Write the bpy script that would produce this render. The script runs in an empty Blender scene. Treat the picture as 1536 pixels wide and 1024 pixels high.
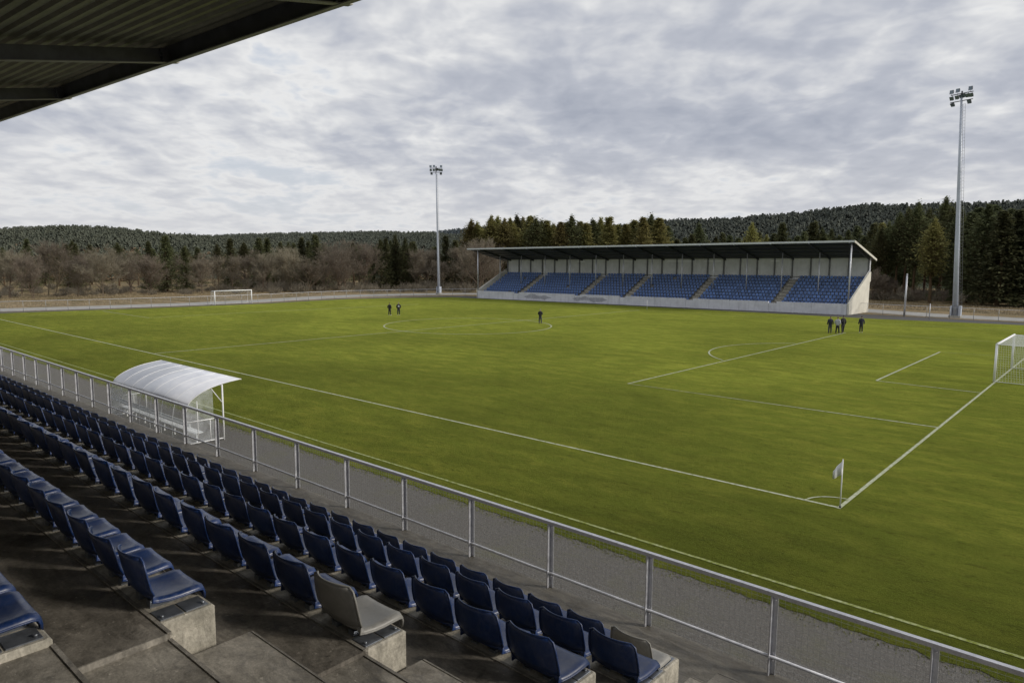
import bpy, math, random
import numpy as np
from mathutils import Vector, Matrix
R = math.radians
rnd = random.Random(7)
sc = bpy.context.scene
col = sc.collection

# ------------------------------------------------------------------ helpers
class MB:
    """collects vertices and faces, then becomes ONE mesh object"""
    def __init__(s): s.v = []; s.f = []; s.sm = []
    def add(s, vs, fs, smooth=False):
        n = len(s.v); s.v += [tuple(p) for p in vs]
        s.f += [tuple(i + n for i in f) for f in fs]; s.sm += [smooth] * len(fs); return s
    def box(s, a, b):
        (x0, y0, z0), (x1, y1, z1) = a, b
        return s.add([(x0,y0,z0),(x1,y0,z0),(x1,y1,z0),(x0,y1,z0),(x0,y0,z1),(x1,y0,z1),(x1,y1,z1),(x0,y1,z1)],
                     [(0,3,2,1),(4,5,6,7),(0,1,5,4),(1,2,6,5),(2,3,7,6),(3,0,4,7)])
    def cbox(s, a, b, c=.015):
        """box with chamfered top and vertical edges"""
        (x0, y0, z0), (x1, y1, z1) = a, b
        def ring(i, z): return [(x0+i+c,y0+i,z),(x1-i-c,y0+i,z),(x1-i,y0+i+c,z),(x1-i,y1-i-c,z),(x1-i-c,y1-i,z),(x0+i+c,y1-i,z),(x0+i,y1-i-c,z),(x0+i,y0+i+c,z)]
        vs = ring(0, z0) + ring(0, z1-c) + ring(c, z1)
        fs = [tuple(range(7,-1,-1)), tuple(range(16,24))]
        for k in (0, 8):
            for j in range(8): fs.append((k+j, k+(j+1)%8, k+8+(j+1)%8, k+8+j))
        return s.add(vs, fs)
    def hexa(s, p):
        return s.add(p, [(0,3,2,1),(4,5,6,7),(0,1,5,4),(1,2,6,5),(2,3,7,6),(3,0,4,7)])
    def bar(s, a, b, w, h, up=(0,0,1)):
        a = Vector(a); b = Vector(b); d = (b-a).normalized(); u = Vector(up)
        r = d.cross(u)
        if r.length < 1e-4: r = d.cross(Vector((0,1,0)))
        r.normalize(); u = r.cross(d).normalized()
        r = r*w/2; u = u*h/2
        return s.hexa([a-r-u, a+r-u, b+r-u, b-r-u, a-r+u, a+r+u, b+r+u, b-r+u])
    def tube(s, pts, r, n=8, cap=True, smooth=True):
        pts = [Vector(p) for p in pts]; rs = r if isinstance(r, (list, tuple)) else [r]*len(pts)
        vs = []; pu = None
        for i, p in enumerate(pts):
            d = (pts[min(i+1,len(pts)-1)] - pts[max(i-1,0)]).normalized()
            if pu is None:
                pu = d.orthogonal().normalized()
            u = (pu - d*pu.dot(d))
            u = u.normalized() if u.length > 1e-5 else d.orthogonal().normalized()
            pu = u; w = d.cross(u)
            for k in range(n):
                t = 2*math.pi*k/n; vs.append(p + (u*math.cos(t)+w*math.sin(t))*rs[i])
        fs = []
        for i in range(len(pts)-1):
            for k in range(n): fs.append((i*n+k, i*n+(k+1)%n, (i+1)*n+(k+1)%n, (i+1)*n+k))
        s.add(vs, fs, smooth)
        if cap:
            m = len(vs)-n
            s.add([], []); base = len(s.v)-len(vs)
            s.f.append(tuple(base+k for k in range(n-1,-1,-1))); s.sm.append(False)
            s.f.append(tuple(base+m+k for k in range(n))); s.sm.append(False)
        return s
    def strip(s, pts, w, z):
        """flat ribbon on the ground"""
        P = [Vector((p[0], p[1])) for p in pts]; vs = []
        for i, p in enumerate(P):
            d = (P[min(i+1,len(P)-1)] - P[max(i-1,0)]).normalized(); n = Vector((-d.y, d.x))*(w/2)
            vs += [(p.x+n.x, p.y+n.y, z), (p.x-n.x, p.y-n.y, z)]
        return s.add(vs, [(2*i, 2*i+1, 2*i+3, 2*i+2) for i in range(len(P)-1)])
    def build(s, name, mat, parent=None, loc=None):
        me = bpy.data.meshes.new(name); me.from_pydata(s.v, [], s.f)
        me.polygons.foreach_set('use_smooth', s.sm); me.update()
        o = bpy.data.objects.new(name, me); col.objects.link(o)
        if mat: me.materials.append(mat)
        if parent: o.parent = parent
        if loc: o.location = loc
        return o

def tag(o, label=None, cat=None, group=None, kind=None):
    if label: o['label'] = label
    if cat: o['category'] = cat
    if group: o['group'] = group
    if kind: o['kind'] = kind
    return o
def empty(name, loc=(0,0,0), rz=0, **k):
    o = bpy.data.objects.new(name, None); col.objects.link(o); o.empty_display_size = .2
    o.location = loc; o.rotation_euler = (0,0,rz); return tag(o, **k)
def copy_tree(o, parent=None):
    c = o.copy(); col.objects.link(c)
    if parent: c.parent = parent
    for ch in list(o.children): copy_tree(ch, c)
    return c
ORD = ['first','second','third','fourth','fifth','sixth','seventh','eighth','ninth','tenth','eleventh','twelfth','thirteenth',
 'fourteenth','fifteenth','sixteenth','seventeenth','eighteenth','nineteenth']
def ordn(i):
    if i <= 19: return ORD[i-1]
    t = {2:'twent',3:'thirt',4:'fort',5:'fift',6:'sixt',7:'sevent',8:'eight'}[i//10]
    return t+'ieth' if i % 10 == 0 else t+'y-'+ORD[i%10-1]

# ------------------------------------------------------------------ materials
class NT:
    def __init__(s, tree): s.t = tree; s.n = tree.nodes; s.l = tree.links
    def node(s, typ, **kw):
        n = s.n.new(typ)
        for k, v in kw.items():
            if k in ('inp',):
                for a, b in v.items():
                    if isinstance(b, bpy.types.NodeSocket): s.l.new(b, n.inputs[a])
                    else: n.inputs[a].default_value = b
            else: setattr(n, k, v)
        return n
    def noise(s, vec, scale, detail=4, rough=.55, dist=0, dim='3D'):
        n = s.node('ShaderNodeTexNoise', inp={'Scale': scale, 'Detail': detail, 'Roughness': rough, 'Distortion': dist}); 
        if vec is not None: s.l.new(vec, n.inputs['Vector'])
        return n.outputs['Fac']
    def ramp(s, fac, stops, interp='LINEAR'):
        n = s.node('ShaderNodeValToRGB'); n.color_ramp.interpolation = interp
        e = n.color_ramp.elements
        while len(e) < len(stops): e.new(.5)
        for i, (p, c) in enumerate(stops):
            e[i].position = p; e[i].color = (c if isinstance(c, (tuple, list)) else (c, c, c)) + ((1,) if not isinstance(c, (tuple, list)) or len(c) == 3 else ())
        s.l.new(fac, n.inputs[0]); return n.outputs[0]
    def mix(s, fac, a, b, blend='MIX'):
        n = s.node('ShaderNodeMix', data_type='RGBA', blend_type=blend)
        for k, v in ((0, fac), (6, a), (7, b)):
            if isinstance(v, bpy.types.NodeSocket): s.l.new(v, n.inputs[k])
            elif k == 0: n.inputs[0].default_value = v
            else: n.inputs[k].default_value = tuple(v) + (1,)
        return n.outputs[2]
    def math(s, op, a, b=None, clamp=False):
        n = s.node('ShaderNodeMath', operation=op, use_clamp=clamp)
        for k, v in ((0, a), (1, b)):
            if v is None: continue
            if isinstance(v, bpy.types.NodeSocket): s.l.new(v, n.inputs[k])
            else: n.inputs[k].default_value = v
        return n.outputs[0]
    def mapping(s, vec, scale=(1,1,1), rot=(0,0,0), loc=(0,0,0)):
        n = s.node('ShaderNodeMapping'); n.inputs['Scale'].default_value = scale; n.inputs['Rotation'].default_value = rot; n.inputs['Location'].default_value = loc
        s.l.new(vec, n.inputs['Vector']); return n.outputs[0]

def new_mat(name, rough=.8, metal=0, spec=.5):
    m = bpy.data.materials.new(name); m.use_nodes = True; T = NT(m.node_tree)
    b = T.n['Principled BSDF']; b.inputs['Roughness'].default_value = rough; b.inputs['Metallic'].default_value = metal
    b.inputs['Specular IOR Level'].default_value = spec
    tc = T.node('ShaderNodeTexCoord')
    return m, T, b, tc.outputs['Object']
def bump(T, b, h, strength=.3, dist=.02):
    n = T.node('ShaderNodeBump', inp={'Strength': strength, 'Distance': dist, 'Height': h}); T.l.new(n.outputs[0], b.inputs['Normal'])
def simple(name, c, rough=.6, metal=0, var=.15, scale=3, c2=None, bs=0, bscale=40, spec=.5, objvar=0):
    m, T, b, co = new_mat(name, rough, metal, spec)
    n = T.noise(co, scale, 5, .6)
    c2 = c2 or tuple(x*(1-var) for x in c); c1 = tuple(min(1, x*(1+var)) for x in c)
    colr = T.ramp(n, [(.3, c2), (.7, c1)])
    if objvar:
        oi = T.node('ShaderNodeObjectInfo'); hsv = T.node('ShaderNodeHueSaturation')
        T.l.new(colr, hsv.inputs['Color'])
        v = T.math('MULTIPLY_ADD', oi.outputs['Random'], objvar); T.n[-1].inputs[2].default_value = 1-objvar/2
        T.l.new(v, hsv.inputs['Value']); colr = hsv.outputs[0]
    T.l.new(colr, b.inputs['Base Color'])
    if bs: bump(T, b, T.noise(co, bscale, 4, .6), bs, .01)
    return m

M = {}
def grass_mat(name, lo, hi, dry, k=1.0):
    m, T, b, co = new_mat(name, .9, 0, .0)
    big = T.noise(co, .07, 3, .5); mid = T.noise(T.mapping(co, (.6,1.3,1), (0,0,R(-35))), .9, 5, .62, .5)
    st = T.mapping(co, (1.0, 3.2, 1), (0,0,R(-42)))
    fine = T.noise(st, 7, 6, .72, .3); vf = T.noise(T.mapping(co, (1,2.2,1), (0,0,R(-42))), 34, 4, .7)
    base = T.ramp(fine, [(.3, lo), (.7, hi)])
    base = T.mix(T.ramp(mid, [(.44, 0.0), (.68, .5)]), base, dry)
    base = T.mix(T.ramp(big, [(.38, 0.0), (.62, .5)]), base, tuple(x*.62 for x in lo))
    sh = T.ramp(vf, [(.3, .4), (.55, 1.0), (.75, 1.45)])
    base = T.mix(1.0, base, sh, 'MULTIPLY')
    pat = T.ramp(T.noise(T.mapping(co, (.7,2.4,1), (0,0,R(-42)), (40,9,0)), .33, 5, .65, .6), [(.32, .82), (.5, 1.0), (.66, 1.12)])
    base = T.mix(1.0, base, pat, 'MULTIPLY')
    # dark clumps between tufts
    cl = T.ramp(T.noise(T.mapping(co, (.8,2.6,1), (0,0,R(-42))), 2.6, 6, .75, .8), [(.34, .38), (.47, .95), (.60, 1.0), (.72, 1.4)])
    base = T.mix(.8, base, cl, 'MULTIPLY')
    # painted shading: stand shade and lens falloff darken the near turf colour
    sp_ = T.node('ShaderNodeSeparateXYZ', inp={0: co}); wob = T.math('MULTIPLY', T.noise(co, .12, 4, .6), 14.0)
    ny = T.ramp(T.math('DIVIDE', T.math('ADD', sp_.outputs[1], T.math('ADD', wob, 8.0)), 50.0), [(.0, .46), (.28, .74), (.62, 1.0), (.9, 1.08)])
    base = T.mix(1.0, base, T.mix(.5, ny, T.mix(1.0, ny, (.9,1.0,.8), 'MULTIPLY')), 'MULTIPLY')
    T.l.new(base, b.inputs['Base Color'])
    bump(T, b, T.math('ADD', fine, vf), .9, .05)
    b.inputs['Sheen Weight'].default_value = .14; b.inputs['Sheen Roughness'].default_value = .55; b.inputs['Sheen Tint'].default_value = (.75,.80,.25,1)
    return m
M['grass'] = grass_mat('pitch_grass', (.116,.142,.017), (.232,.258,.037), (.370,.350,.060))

def conc(name, c1, c2, stain=.45, sc1=1.2, bs=.35):
    m, T, b, co = new_mat(name, .85, 0, .3)
    a = T.noise(co, sc1, 8, .68, .6); f = T.noise(co, 55, 4, .6); w = T.noise(co, 7, 6, .7, 1.5)
    base = T.ramp(a, [(.32, c1), (.68, c2)])
    base = T.mix(T.ramp(w, [(.5, 0.0), (.72, stain)]), base, tuple(x*.45 for x in c1))
    base = T.mix(.6, base, T.ramp(f, [(.3, .7), (.7, 1.25)]), 'MULTIPLY')
    sm = T.ramp(T.noise(T.mapping(co, (1,2.6,1), (0,0,R(25))), 2.3, 8, .72, 2.2), [(.34, .62), (.5, 1.0), (.64, 1.32)])
    base = T.mix(.85, base, sm, 'MULTIPLY')
    base = T.mix(T.ramp(T.noise(co, 19, 3, .8), [(.64, 0.0), (.72, .55)]), base, tuple(x*1.6 for x in c2))
    T.l.new(base, b.inputs['Base Color']); bump(T, b, T.math('ADD', f, w), bs, .006)
    T.l.new(T.ramp(w, [(.3, .95), (.62, .5)]), b.inputs['Roughness'])
    return m
M['conc'] = conc('tread_concrete', (.058,.051,.042), (.240,.218,.186), .7, 1.3)
M['conc_walk'] = conc('walkway_concrete', (.10,.092,.078), (.17,.157,.133), .35)
M['conc_light'] = conc('plinth_concrete', (.25,.235,.195), (.42,.39,.33), .4, 4, .6)
M['nosing'] = conc('nosing_concrete', (.12,.11,.094), (.27,.25,.218), .6, 6)
m, T, b, co = new_mat('gravel', .95, 0, .2); M['gravel'] = m
v = T.node('ShaderNodeTexVoronoi', inp={'Vector': co, 'Scale': 42}); v2 = T.node('ShaderNodeTexVoronoi', inp={'Vector': co, 'Scale': 9})
g = T.ramp(T.noise(co, 16, 6, .8), [(.3, (.078,.073,.066)), (.52, (.125,.118,.108)), (.72, (.185,.176,.162))])
g = T.mix(.75, g, T.ramp(v.outputs['Color'], [(.05, .6), (.5, .95), (.88, 1.2), (.99, 2.0)]), 'MULTIPLY')
g = T.mix(T.ramp(T.noise(co, .6, 5, .7), [(.5, 0.0), (.75, .5)]), g, (.12,.12,.06))
T.l.new(g, b.inputs['Base Color']); bump(T, b, v.outputs['Distance'], .45, .02)
M['asphalt'] = simple('asphalt', (.062,.060,.058), .9, 0, .25, 4, bs=.3)
M['road'] = simple('pale_road', (.30,.295,.28), .9, 0, .2, .6, bs=.2)
m, T, b, co = new_mat('dry_field', .95, 0, .1); M['field'] = m
f1 = T.noise(T.mapping(co, (.5,1.6,1)), .12, 6, .65, 1); f2 = T.noise(co, 1.2, 6, .75)
c = T.ramp(f1, [(.3, (.10,.085,.035)), (.48, (.20,.155,.085)), (.6, (.28,.21,.12)), (.75, (.15,.12,.055))])
c = T.mix(.8, c, T.ramp(f2, [(.3, .5), (.7, 1.4)]), 'MULTIPLY'); T.l.new(c, b.inputs['Base Color']); bump(T, b, f2, .8, .15)
# worn line paint
m, T, b, co = new_mat('line_paint', .9, 0, .1); M['line'] = m
w = T.ramp(T.noise(co, 9, 6, .8), [(.36, 0.0), (.52, 1.0)])
T.l.new(T.mix(w, (.13,.17,.02), (.44,.46,.34)), b.inputs['Base Color'])
m, T, b, co = new_mat('faded_line_paint', .9, 0, .1); M['line_faint'] = m
w = T.ramp(T.noise(co, 7, 6, .8), [(.4, 0.0), (.62, .85)])
T.l.new(T.mix(w, (.15,.18,.02), (.40,.43,.25)), b.inputs['Base Color'])

def oi_off(T, co, oi):
    n = T.node('ShaderNodeVectorMath', operation='ADD'); T.l.new(co, n.inputs[0]); c = T.node('ShaderNodeCombineXYZ')
    k = T.math('MULTIPLY', oi.outputs['Random'], 40.0); T.l.new(k, c.inputs[0]); T.l.new(k, c.inputs[1]); T.l.new(c.outputs[0], n.inputs[1]); return n.outputs[0]
def plastic(name, c, rough=.33):
    m, T, b, co = new_mat(name, rough, 0, .5)
    oi = T.node('ShaderNodeObjectInfo')
    n = T.noise(co, 9, 5, .7, .8); d = T.noise(co, 60, 4, .7)
    base = T.ramp(n, [(.35, tuple(x*.8 for x in c)), (.65, tuple(min(1,x*1.15) for x in c))])
    dust = T.ramp(T.noise(T.mapping(oi_off(T, co, oi), (1,1,.5)), 16, 7, .8, 1.5), [(.46, 0.0), (.72, .34)])
    base = T.mix(dust, base, tuple(.12+.5*x for x in c))
    val = T.math('MULTIPLY_ADD', oi.outputs['Random'], .5); T.n[-1].inputs[2].default_value = .72
    h = T.node('ShaderNodeHueSaturation', inp={'Color': base, 'Value': val}); T.l.new(h.outputs[0], b.inputs['Base Color'])
    T.l.new(T.ramp(n, [(.3, rough-.06), (.7, rough+.14)]), b.inputs['Roughness'])
    bump(T, b, d, .06, .002)
    return m
M['navy'] = plastic('navy_plastic', (.0055,.024,.098))
M['grey_seat'] = plastic('grey_plastic', (.21,.205,.19), .42)
M['far_blue'] = plastic('faded_blue_plastic', (.080,.160,.38), .5)
m, T, b, co = new_mat('galvanised_steel', .42, .6, .5); M['galv'] = m
n = T.noise(co, 12, 5, .7); v = T.node('ShaderNodeTexVoronoi', inp={'Vector': co, 'Scale': 60})
T.l.new(T.mix(.35, T.ramp(n, [(.3, (.42,.43,.47)), (.7, (.62,.63,.68))]), T.ramp(v.outputs['Distance'], [(.0, .35), (.8, .65)]), 'OVERLAY'), b.inputs['Base Color'])
T.l.new(T.ramp(n, [(.3, .35), (.7, .6)]), b.inputs['Roughness'])
M['mast'] = simple('painted_mast_steel', (.44,.48,.56), .5, .2, .1, 1)
M['lamp_body'] = simple('lamp_housing', (.05,.055,.06), .4, .4, .2, 5)
M['lamp_glass'] = simple('lamp_glass', (.16,.20,.24), .12, .3, .2, 5)
M['steel_plate'] = simple('steel_plate', (.20,.215,.24), .38, .7, .3, 14, bs=.1)
M['rust_bolt'] = simple('rusted_bolt', (.14,.07,.035), .7, .4, .4, 30)
M['white_metal'] = simple('white_painted_metal', (.78,.79,.80), .45, 0, .08, 3)
M['wire'] = simple('wire', (.32,.33,.34), .5, .5, .1, 3)
m, T, b, co = new_mat('net_cord', .8); M['net'] = m; b.inputs['Base Color'].default_value = (.72,.74,.72,1)
m, T, b, co = new_mat('opal_sheet', .25, 0, .5); M['opal'] = m
T.l.new(T.ramp(T.noise(co, 1.3, 5, .6), [(.3, (.62,.65,.73)), (.7, (.80,.82,.88))]), b.inputs['Base Color']); b.inputs['Transmission Weight'].default_value = .12
m = bpy.data.materials.new('clear_sheet'); m.use_nodes = True; T = NT(m.node_tree); M['clear'] = m
b = T.n['Principled BSDF']; b.inputs['Roughness'].default_value = .15; b.inputs['Base Color'].default_value = (.75,.79,.84,1)
tr = T.node('ShaderNodeBsdfTransparent'); tr.inputs[0].default_value = (.94,.96,.97,1)
co = T.node('ShaderNodeTexCoord').outputs['Object']
mx = T.node('ShaderNodeMixShader'); T.l.new(T.ramp(T.noise(co, 1.6, 6, .7, 1), [(.35, .12), (.7, .42)]), mx.inputs[0])
T.l.new(tr.outputs[0], mx.inputs[1]); T.l.new(b.outputs[0], mx.inputs[2]); T.l.new(mx.outputs[0], T.n['Material Output'].inputs[0])
# stand materials
def render_wall(name, c, stainc, amt=.6, vstreak=True):
    m, T, b, co = new_mat(name, .85, 0, .2)
    a = T.noise(co, .8, 6, .65); s_ = T.noise(T.mapping(co, (2.2,2.2,.25)), 1.3, 6, .75)
    base = T.ramp(a, [(.3, tuple(x*.85 for x in c)), (.7, tuple(min(1,x*1.08) for x in c))])
    base = T.mix(T.ramp(s_, [(.5, 0.0), (.75, amt)]), base, stainc)
    T.l.new(base, b.inputs['Base Color']); bump(T, b, T.noise(co, 30, 3), .2, .01); return m
M['stand_wall'] = render_wall('painted_front_wall', (.60,.61,.65), (.30,.30,.33), .45)
M['stand_patch'] = render_wall('worn_wall_patch', (.33,.335,.37), (.48,.49,.53), .9)
M['stand_side'] = render_wall('side_wall_render', (.62,.60,.53), (.45,.42,.36), .3)
M['stand_rear'] = render_wall('rear_panel', (.60,.61,.62), (.35,.35,.35), .5)
M['roof_dark'] = simple('dark_roof_sheet', (.035,.040,.046), .55, .3, .2, 1.5)
M['roof_edge'] = simple('pale_roof_edge', (.52,.55,.58), .5, .2, .1, 2)
M['stand_step'] = conc('stand_concrete', (.16,.15,.13), (.25,.24,.21))
M['slab'] = conc('aisle_slab_concrete', (.125,.113,.093), (.33,.305,.262), .6, 1.7)
M['aisle'] = conc('stand_aisle_concrete', (.26,.25,.22), (.38,.36,.31), .2)
M['dark_post'] = simple('dark_column', (.13,.133,.138), .6, .2, .2, 2)
m, T, b, co = new_mat('near_roof_sheet', .5, .5, .4); M['near_sheet'] = m
T.l.new(T.ramp(T.noise(co, 2.5, 6, .7), [(.3, (.15,.155,.11)), (.7, (.25,.25,.18))]), b.inputs['Base Color'])
M['beam'] = simple('dark_painted_beam', (.13,.14,.16), .5, .3, .25, 3)
M['flange'] = simple('beam_flange', (.30,.30,.28), .5, .2, .2, 4)
# vegetation
def foliage(name, c1, c2, hv=.25, sc_=1.2, golden=None):
    m, T, b, co = new_mat(name, .8, 0, .15)
    oi = T.node('ShaderNodeObjectInfo')
    vv = T.math('MULTIPLY_ADD', oi.outputs['Random'], hv*2); T.n[-1].inputs[2].default_value = 1-hv
    hh = T.math('MULTIPLY_ADD', oi.outputs['Random'], .04); T.n[-1].inputs[2].default_value = .48
    base = T.ramp(T.noise(co, sc_, 4, .7), [(.3, c1), (.7, c2)])
    h = T.node('ShaderNodeHueSaturation', inp={'Color': base, 'Value': vv, 'Hue': hh}); T.l.new(h.outputs[0], b.inputs['Base Color'])
    tl = T.node('ShaderNodeBsdfTranslucent', inp={'Color': h.outputs[0]}); mx = T.node('ShaderNodeMixShader', inp={0: .4})
    T.l.new(b.outputs[0], mx.inputs[1]); T.l.new(tl.outputs[0], mx.inputs[2]); T.l.new(mx.outputs[0], T.n['Material Output'].inputs[0])
    return m
M['needle'] = foliage('conifer_needles', (.072,.084,.040), (.175,.180,.085))
M['needle_gold'] = foliage('warm_pine_needles', (.150,.146,.052), (.360,.325,.130))
M['needle_dark'] = foliage('dark_conifer_needles', (.062,.074,.040), (.165,.174,.084))
M['twig'] = foliage('bare_twigs', (.165,.143,.112), (.290,.252,.196), .2)
M['bark'] = foliage('grey_bark', (.15,.115,.085), (.27,.215,.16), .2, 3)
M['pine_bark'] = foliage('pine_bark', (.09,.06,.04), (.20,.13,.08), .2, 3)
def far_forest(name, c1, c2):
    m, T, b, co = new_mat(name, .95, 0, .05)
    n1 = T.noise(co, .02, 4, .6); n2 = T.noise(co, .22, 4, .7)
    base = T.ramp(n2, [(.3, c1), (.7, c2)])
    base = T.mix(T.ramp(n1, [(.45, 0.0), (.7, .5)]), base, tuple(x*.8 for x in c1))
    T.l.new(base, b.inputs['Base Color'])
    return m
M['hill_l'] = far_forest('left_hill_forest', (.082,.092,.074), (.112,.120,.090))  # left, middle and right crown colours greyed for painted-in distance haze
M['hill_m'] = far_forest('middle_hill_forest', (.088,.100,.085), (.118,.128,.102))
M['hill_f'] = far_forest('haze_tinted_hill_forest', (.085,.105,.115), (.12,.135,.145))  # blue tint in the colour stands in for aerial haze
M['hill_r'] = far_forest('right_hill_forest', (.072,.082,.074), (.104,.113,.093))
M['hill_soil'] = far_forest('forest_floor', (.055,.064,.045), (.085,.090,.062))
M['brown_wood'] = far_forest('bare_wood', (.12,.09,.06), (.24,.18,.12))
# people
M['skin'] = simple('skin', (.28,.19,.145), .6)
for k, c in {'cloth_black':(.012,.012,.014),'cloth_navy':(.014,.016,.032),'cloth_grey':(.36,.38,.42),'trouser_dark':(.016,.017,.020),'trouser_slate':(.035,.04,.05),'hair_dark':(.02,.014,.01),'hair_brown':(.16,.08,.04),'hair_grey':(.3,.28,.26),'shoe_white':(.6,.6,.58),'shoe_dark':(.03,.03,.03)}.items():
    M[k] = simple(k, c, .8, 0, .2, 8)

# ------------------------------------------------------------------ ground, pitch, roads
def sheet(name, poly, z, mat):
    return tag(MB().add([(x, y, z) for x, y in poly], [tuple(range(len(poly)))]).build(name, mat), kind='structure')
sheet('ground', [(-4000,-4000),(4000,-4000),(4000,4000),(-4000,4000)], -.03, M['field'])
# grass: fine grid so edges can wander
ge = [(-107,-7.3),(-104.4,-3),(-101.9,2.3),(-99.2,17),(-97.2,30),(-96.8,36),(-98.0,46),(-98.4,52.5),(-95.5,61),(-90.7,70.4),(-85,71.0),(-50,74.6),(-19.5,76.3),(-3.8,79.6),(40,84),(70,86),(70,-7.3)]
def ragged(poly, i0, i1, amp, step):
    out = []
    for i in range(len(poly)):
        a = poly[i]; b_ = poly[(i+1) % len(poly)]; out.append(a)
        if i0 <= i < i1 or (i0 < 0 and i == len(poly)-1):
            L = math.dist(a, b_); n = int(L/step)
            for k in range(1, n):
                t = k/n; out.append((a[0]+(b_[0]-a[0])*t+rnd.gauss(0,amp), a[1]+(b_[1]-a[1])*t+rnd.gauss(0,amp)))
    return out
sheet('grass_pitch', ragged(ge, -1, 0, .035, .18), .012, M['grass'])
sheet('gravel_path', [(-112,-16),(70,-16),(70,-7.0),(-112,-7.0)], 0, M['gravel'])
asp = [(-110,-7),(-107,-3),(-104.3,2.9),(-101,15),(-98.9,30),(-98.5,36),(-99.8,46),(-100.2,54),(-97.2,64),(-92.2,76),(-24,84.2),(-4.2,83.9),(40,90),(70,92),(70,70),(-60,60),(-80,30),(-90,-7)]
sheet('asphalt_path', asp, -.008, M['asphalt'])
rd = [(-114,-14),(-109.5,1),(-106,14),(-103.8,28),(-104.2,40),(-107,52),(-106.8,62),(-103,73),(-98.5,82),(-88,90),(-60,95),(-30,94),(-15,89.6),(-5,89.6),(10,91),(60,97)]
tag(MB().strip(rd, 6.5, -.016).build('road', M['road']), kind='structure')

def line(name, pts, w=.12, mat='line', z=.02):
    return tag(MB().strip(pts, w, z).build(name, M[mat]), kind='structure')
def circ(cx, cy, r, a0, a1, n=48): return [(cx+r*math.cos(R(a0+(a1-a0)*i/n)), cy+r*math.sin(R(a0+(a1-a0)*i/n))) for i in range(n+1)]
line('near_touchline', [(-94.5,.0),(0,.06)], .12, z=.020)
line('goal_line', [(0,-.05),(-.1,72)], .115, z=.024)
line('far_touchline', [(-95,61.5),(-78,63.4),(-22.8,68.9),(0,71.3),(20,73.4)], .13, 'line_faint')
line('halfway_line', [(-49.7,.15),(-48.2,67.4)], .13)
line('centre_circle', circ(-49.0,33.2,9.15,0,360,96), .14, z=.028)
line('far_goal_line', [(-94.4,.0),(-95.9,7.4),(-97.1,12.6),(-97.4,20),(-98.6,30),(-98.9,35),(-98,50)], .12, 'line_faint', .028)
line('penalty_area', [(0.0,14.0),(-16.25,13.95),(-16.2,55.2)], .13, z=.028)
line('penalty_area_far_side', [(-16.2,55.2),(0,56.8)], .10, 'line_faint', .034)
line('goal_area', [(0,25.3),(-5.6,25.55)], .11, 'line', .028)
line('goal_area_front', [(-5.6,25.6),(-5.68,44.4)], .14, z=.034)
line('goal_area_far_side', [(-5.6,44.4),(0,44.9)], .10, 'line_faint', .028)
line('penalty_arc', circ(-11,34.6,9.15,127,233,40), .12, z=.034)
line('corner_arc', circ(0,0,1.0,90,180,14), .07, z=.034)
line('left_penalty_area', [(-97.1,12.6),(-82.2,12.6),(-81.8,27.6),(-80.5,38),(-79.5,52.5)], .13, 'line', .034)
line('left_goal_area', [(-97.5,23.6),(-92,23.5),(-92,41)], .12, 'line_faint', .034)
line('outer_line', [(-100,-6.15),(-40,-6.1),(6,-6.2),(40,-6.25)], .10, 'line_faint', .022)

# rough grass tufts along the gravel edge and dry grass on the field
def tufts(name, fn, n, h, w, mat, blades=4, **k):
    mb = MB()
    for i in range(n):
        x, y, s = fn(i)
        for j in range(blades):
            a = rnd.uniform(0, 6.283); l = rnd.uniform(.1,.6)*h*s; hh = h*s*rnd.uniform(.6,1.1); ww = w*s
            dx, dy = math.cos(a), math.sin(a); ox, oy = x+rnd.gauss(0,.3*h), y+rnd.gauss(0,.3*h)
            mb.add([(ox-dy*ww, oy+dx*ww, 0), (ox+dy*ww, oy-dx*ww, 0), (ox+dx*l, oy+dy*l, hh)], [(0,1,2)])
    return tag(mb.build(name, mat), kind='stuff', **k)
M['edge_blade'] = simple('edge_grass_blades', (.17,.18,.035), .9, 0, .4, 3)
M['dry_blade'] = simple('dry_grass_blades', (.25,.20,.125), .9, 0, .35, .5)
tufts('grass_edge', lambda i: (rnd.uniform(-45,14), -7.32+abs(rnd.gauss(0,.22))*rnd.choice((1,1,-.7)), rnd.uniform(.4,.9)), 9000, .05, .008, M['edge_blade'], label='ragged green grass edge growing over the gravel path', cat='grass')
def drypt(i):
    if i % 2:
        return rnd.uniform(-40,30), rnd.uniform(98,118), rnd.uniform(.5,1.3)
    return rnd.uniform(-150,-112), rnd.uniform(-10,95), rnd.uniform(.5,1.4)
tufts('dry_grass', drypt, 12000, .28, .03, M['dry_blade'], 3, label='dry straw coloured grass on the field before the trees', cat='grass')

# ------------------------------------------------------------------ near stand (camera stands on its top tread)
CX, CY, CZ = 6.3279, -22.1012, 7.4526
def Y(d): return CY+d
def Z(p): return CZ-p
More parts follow.
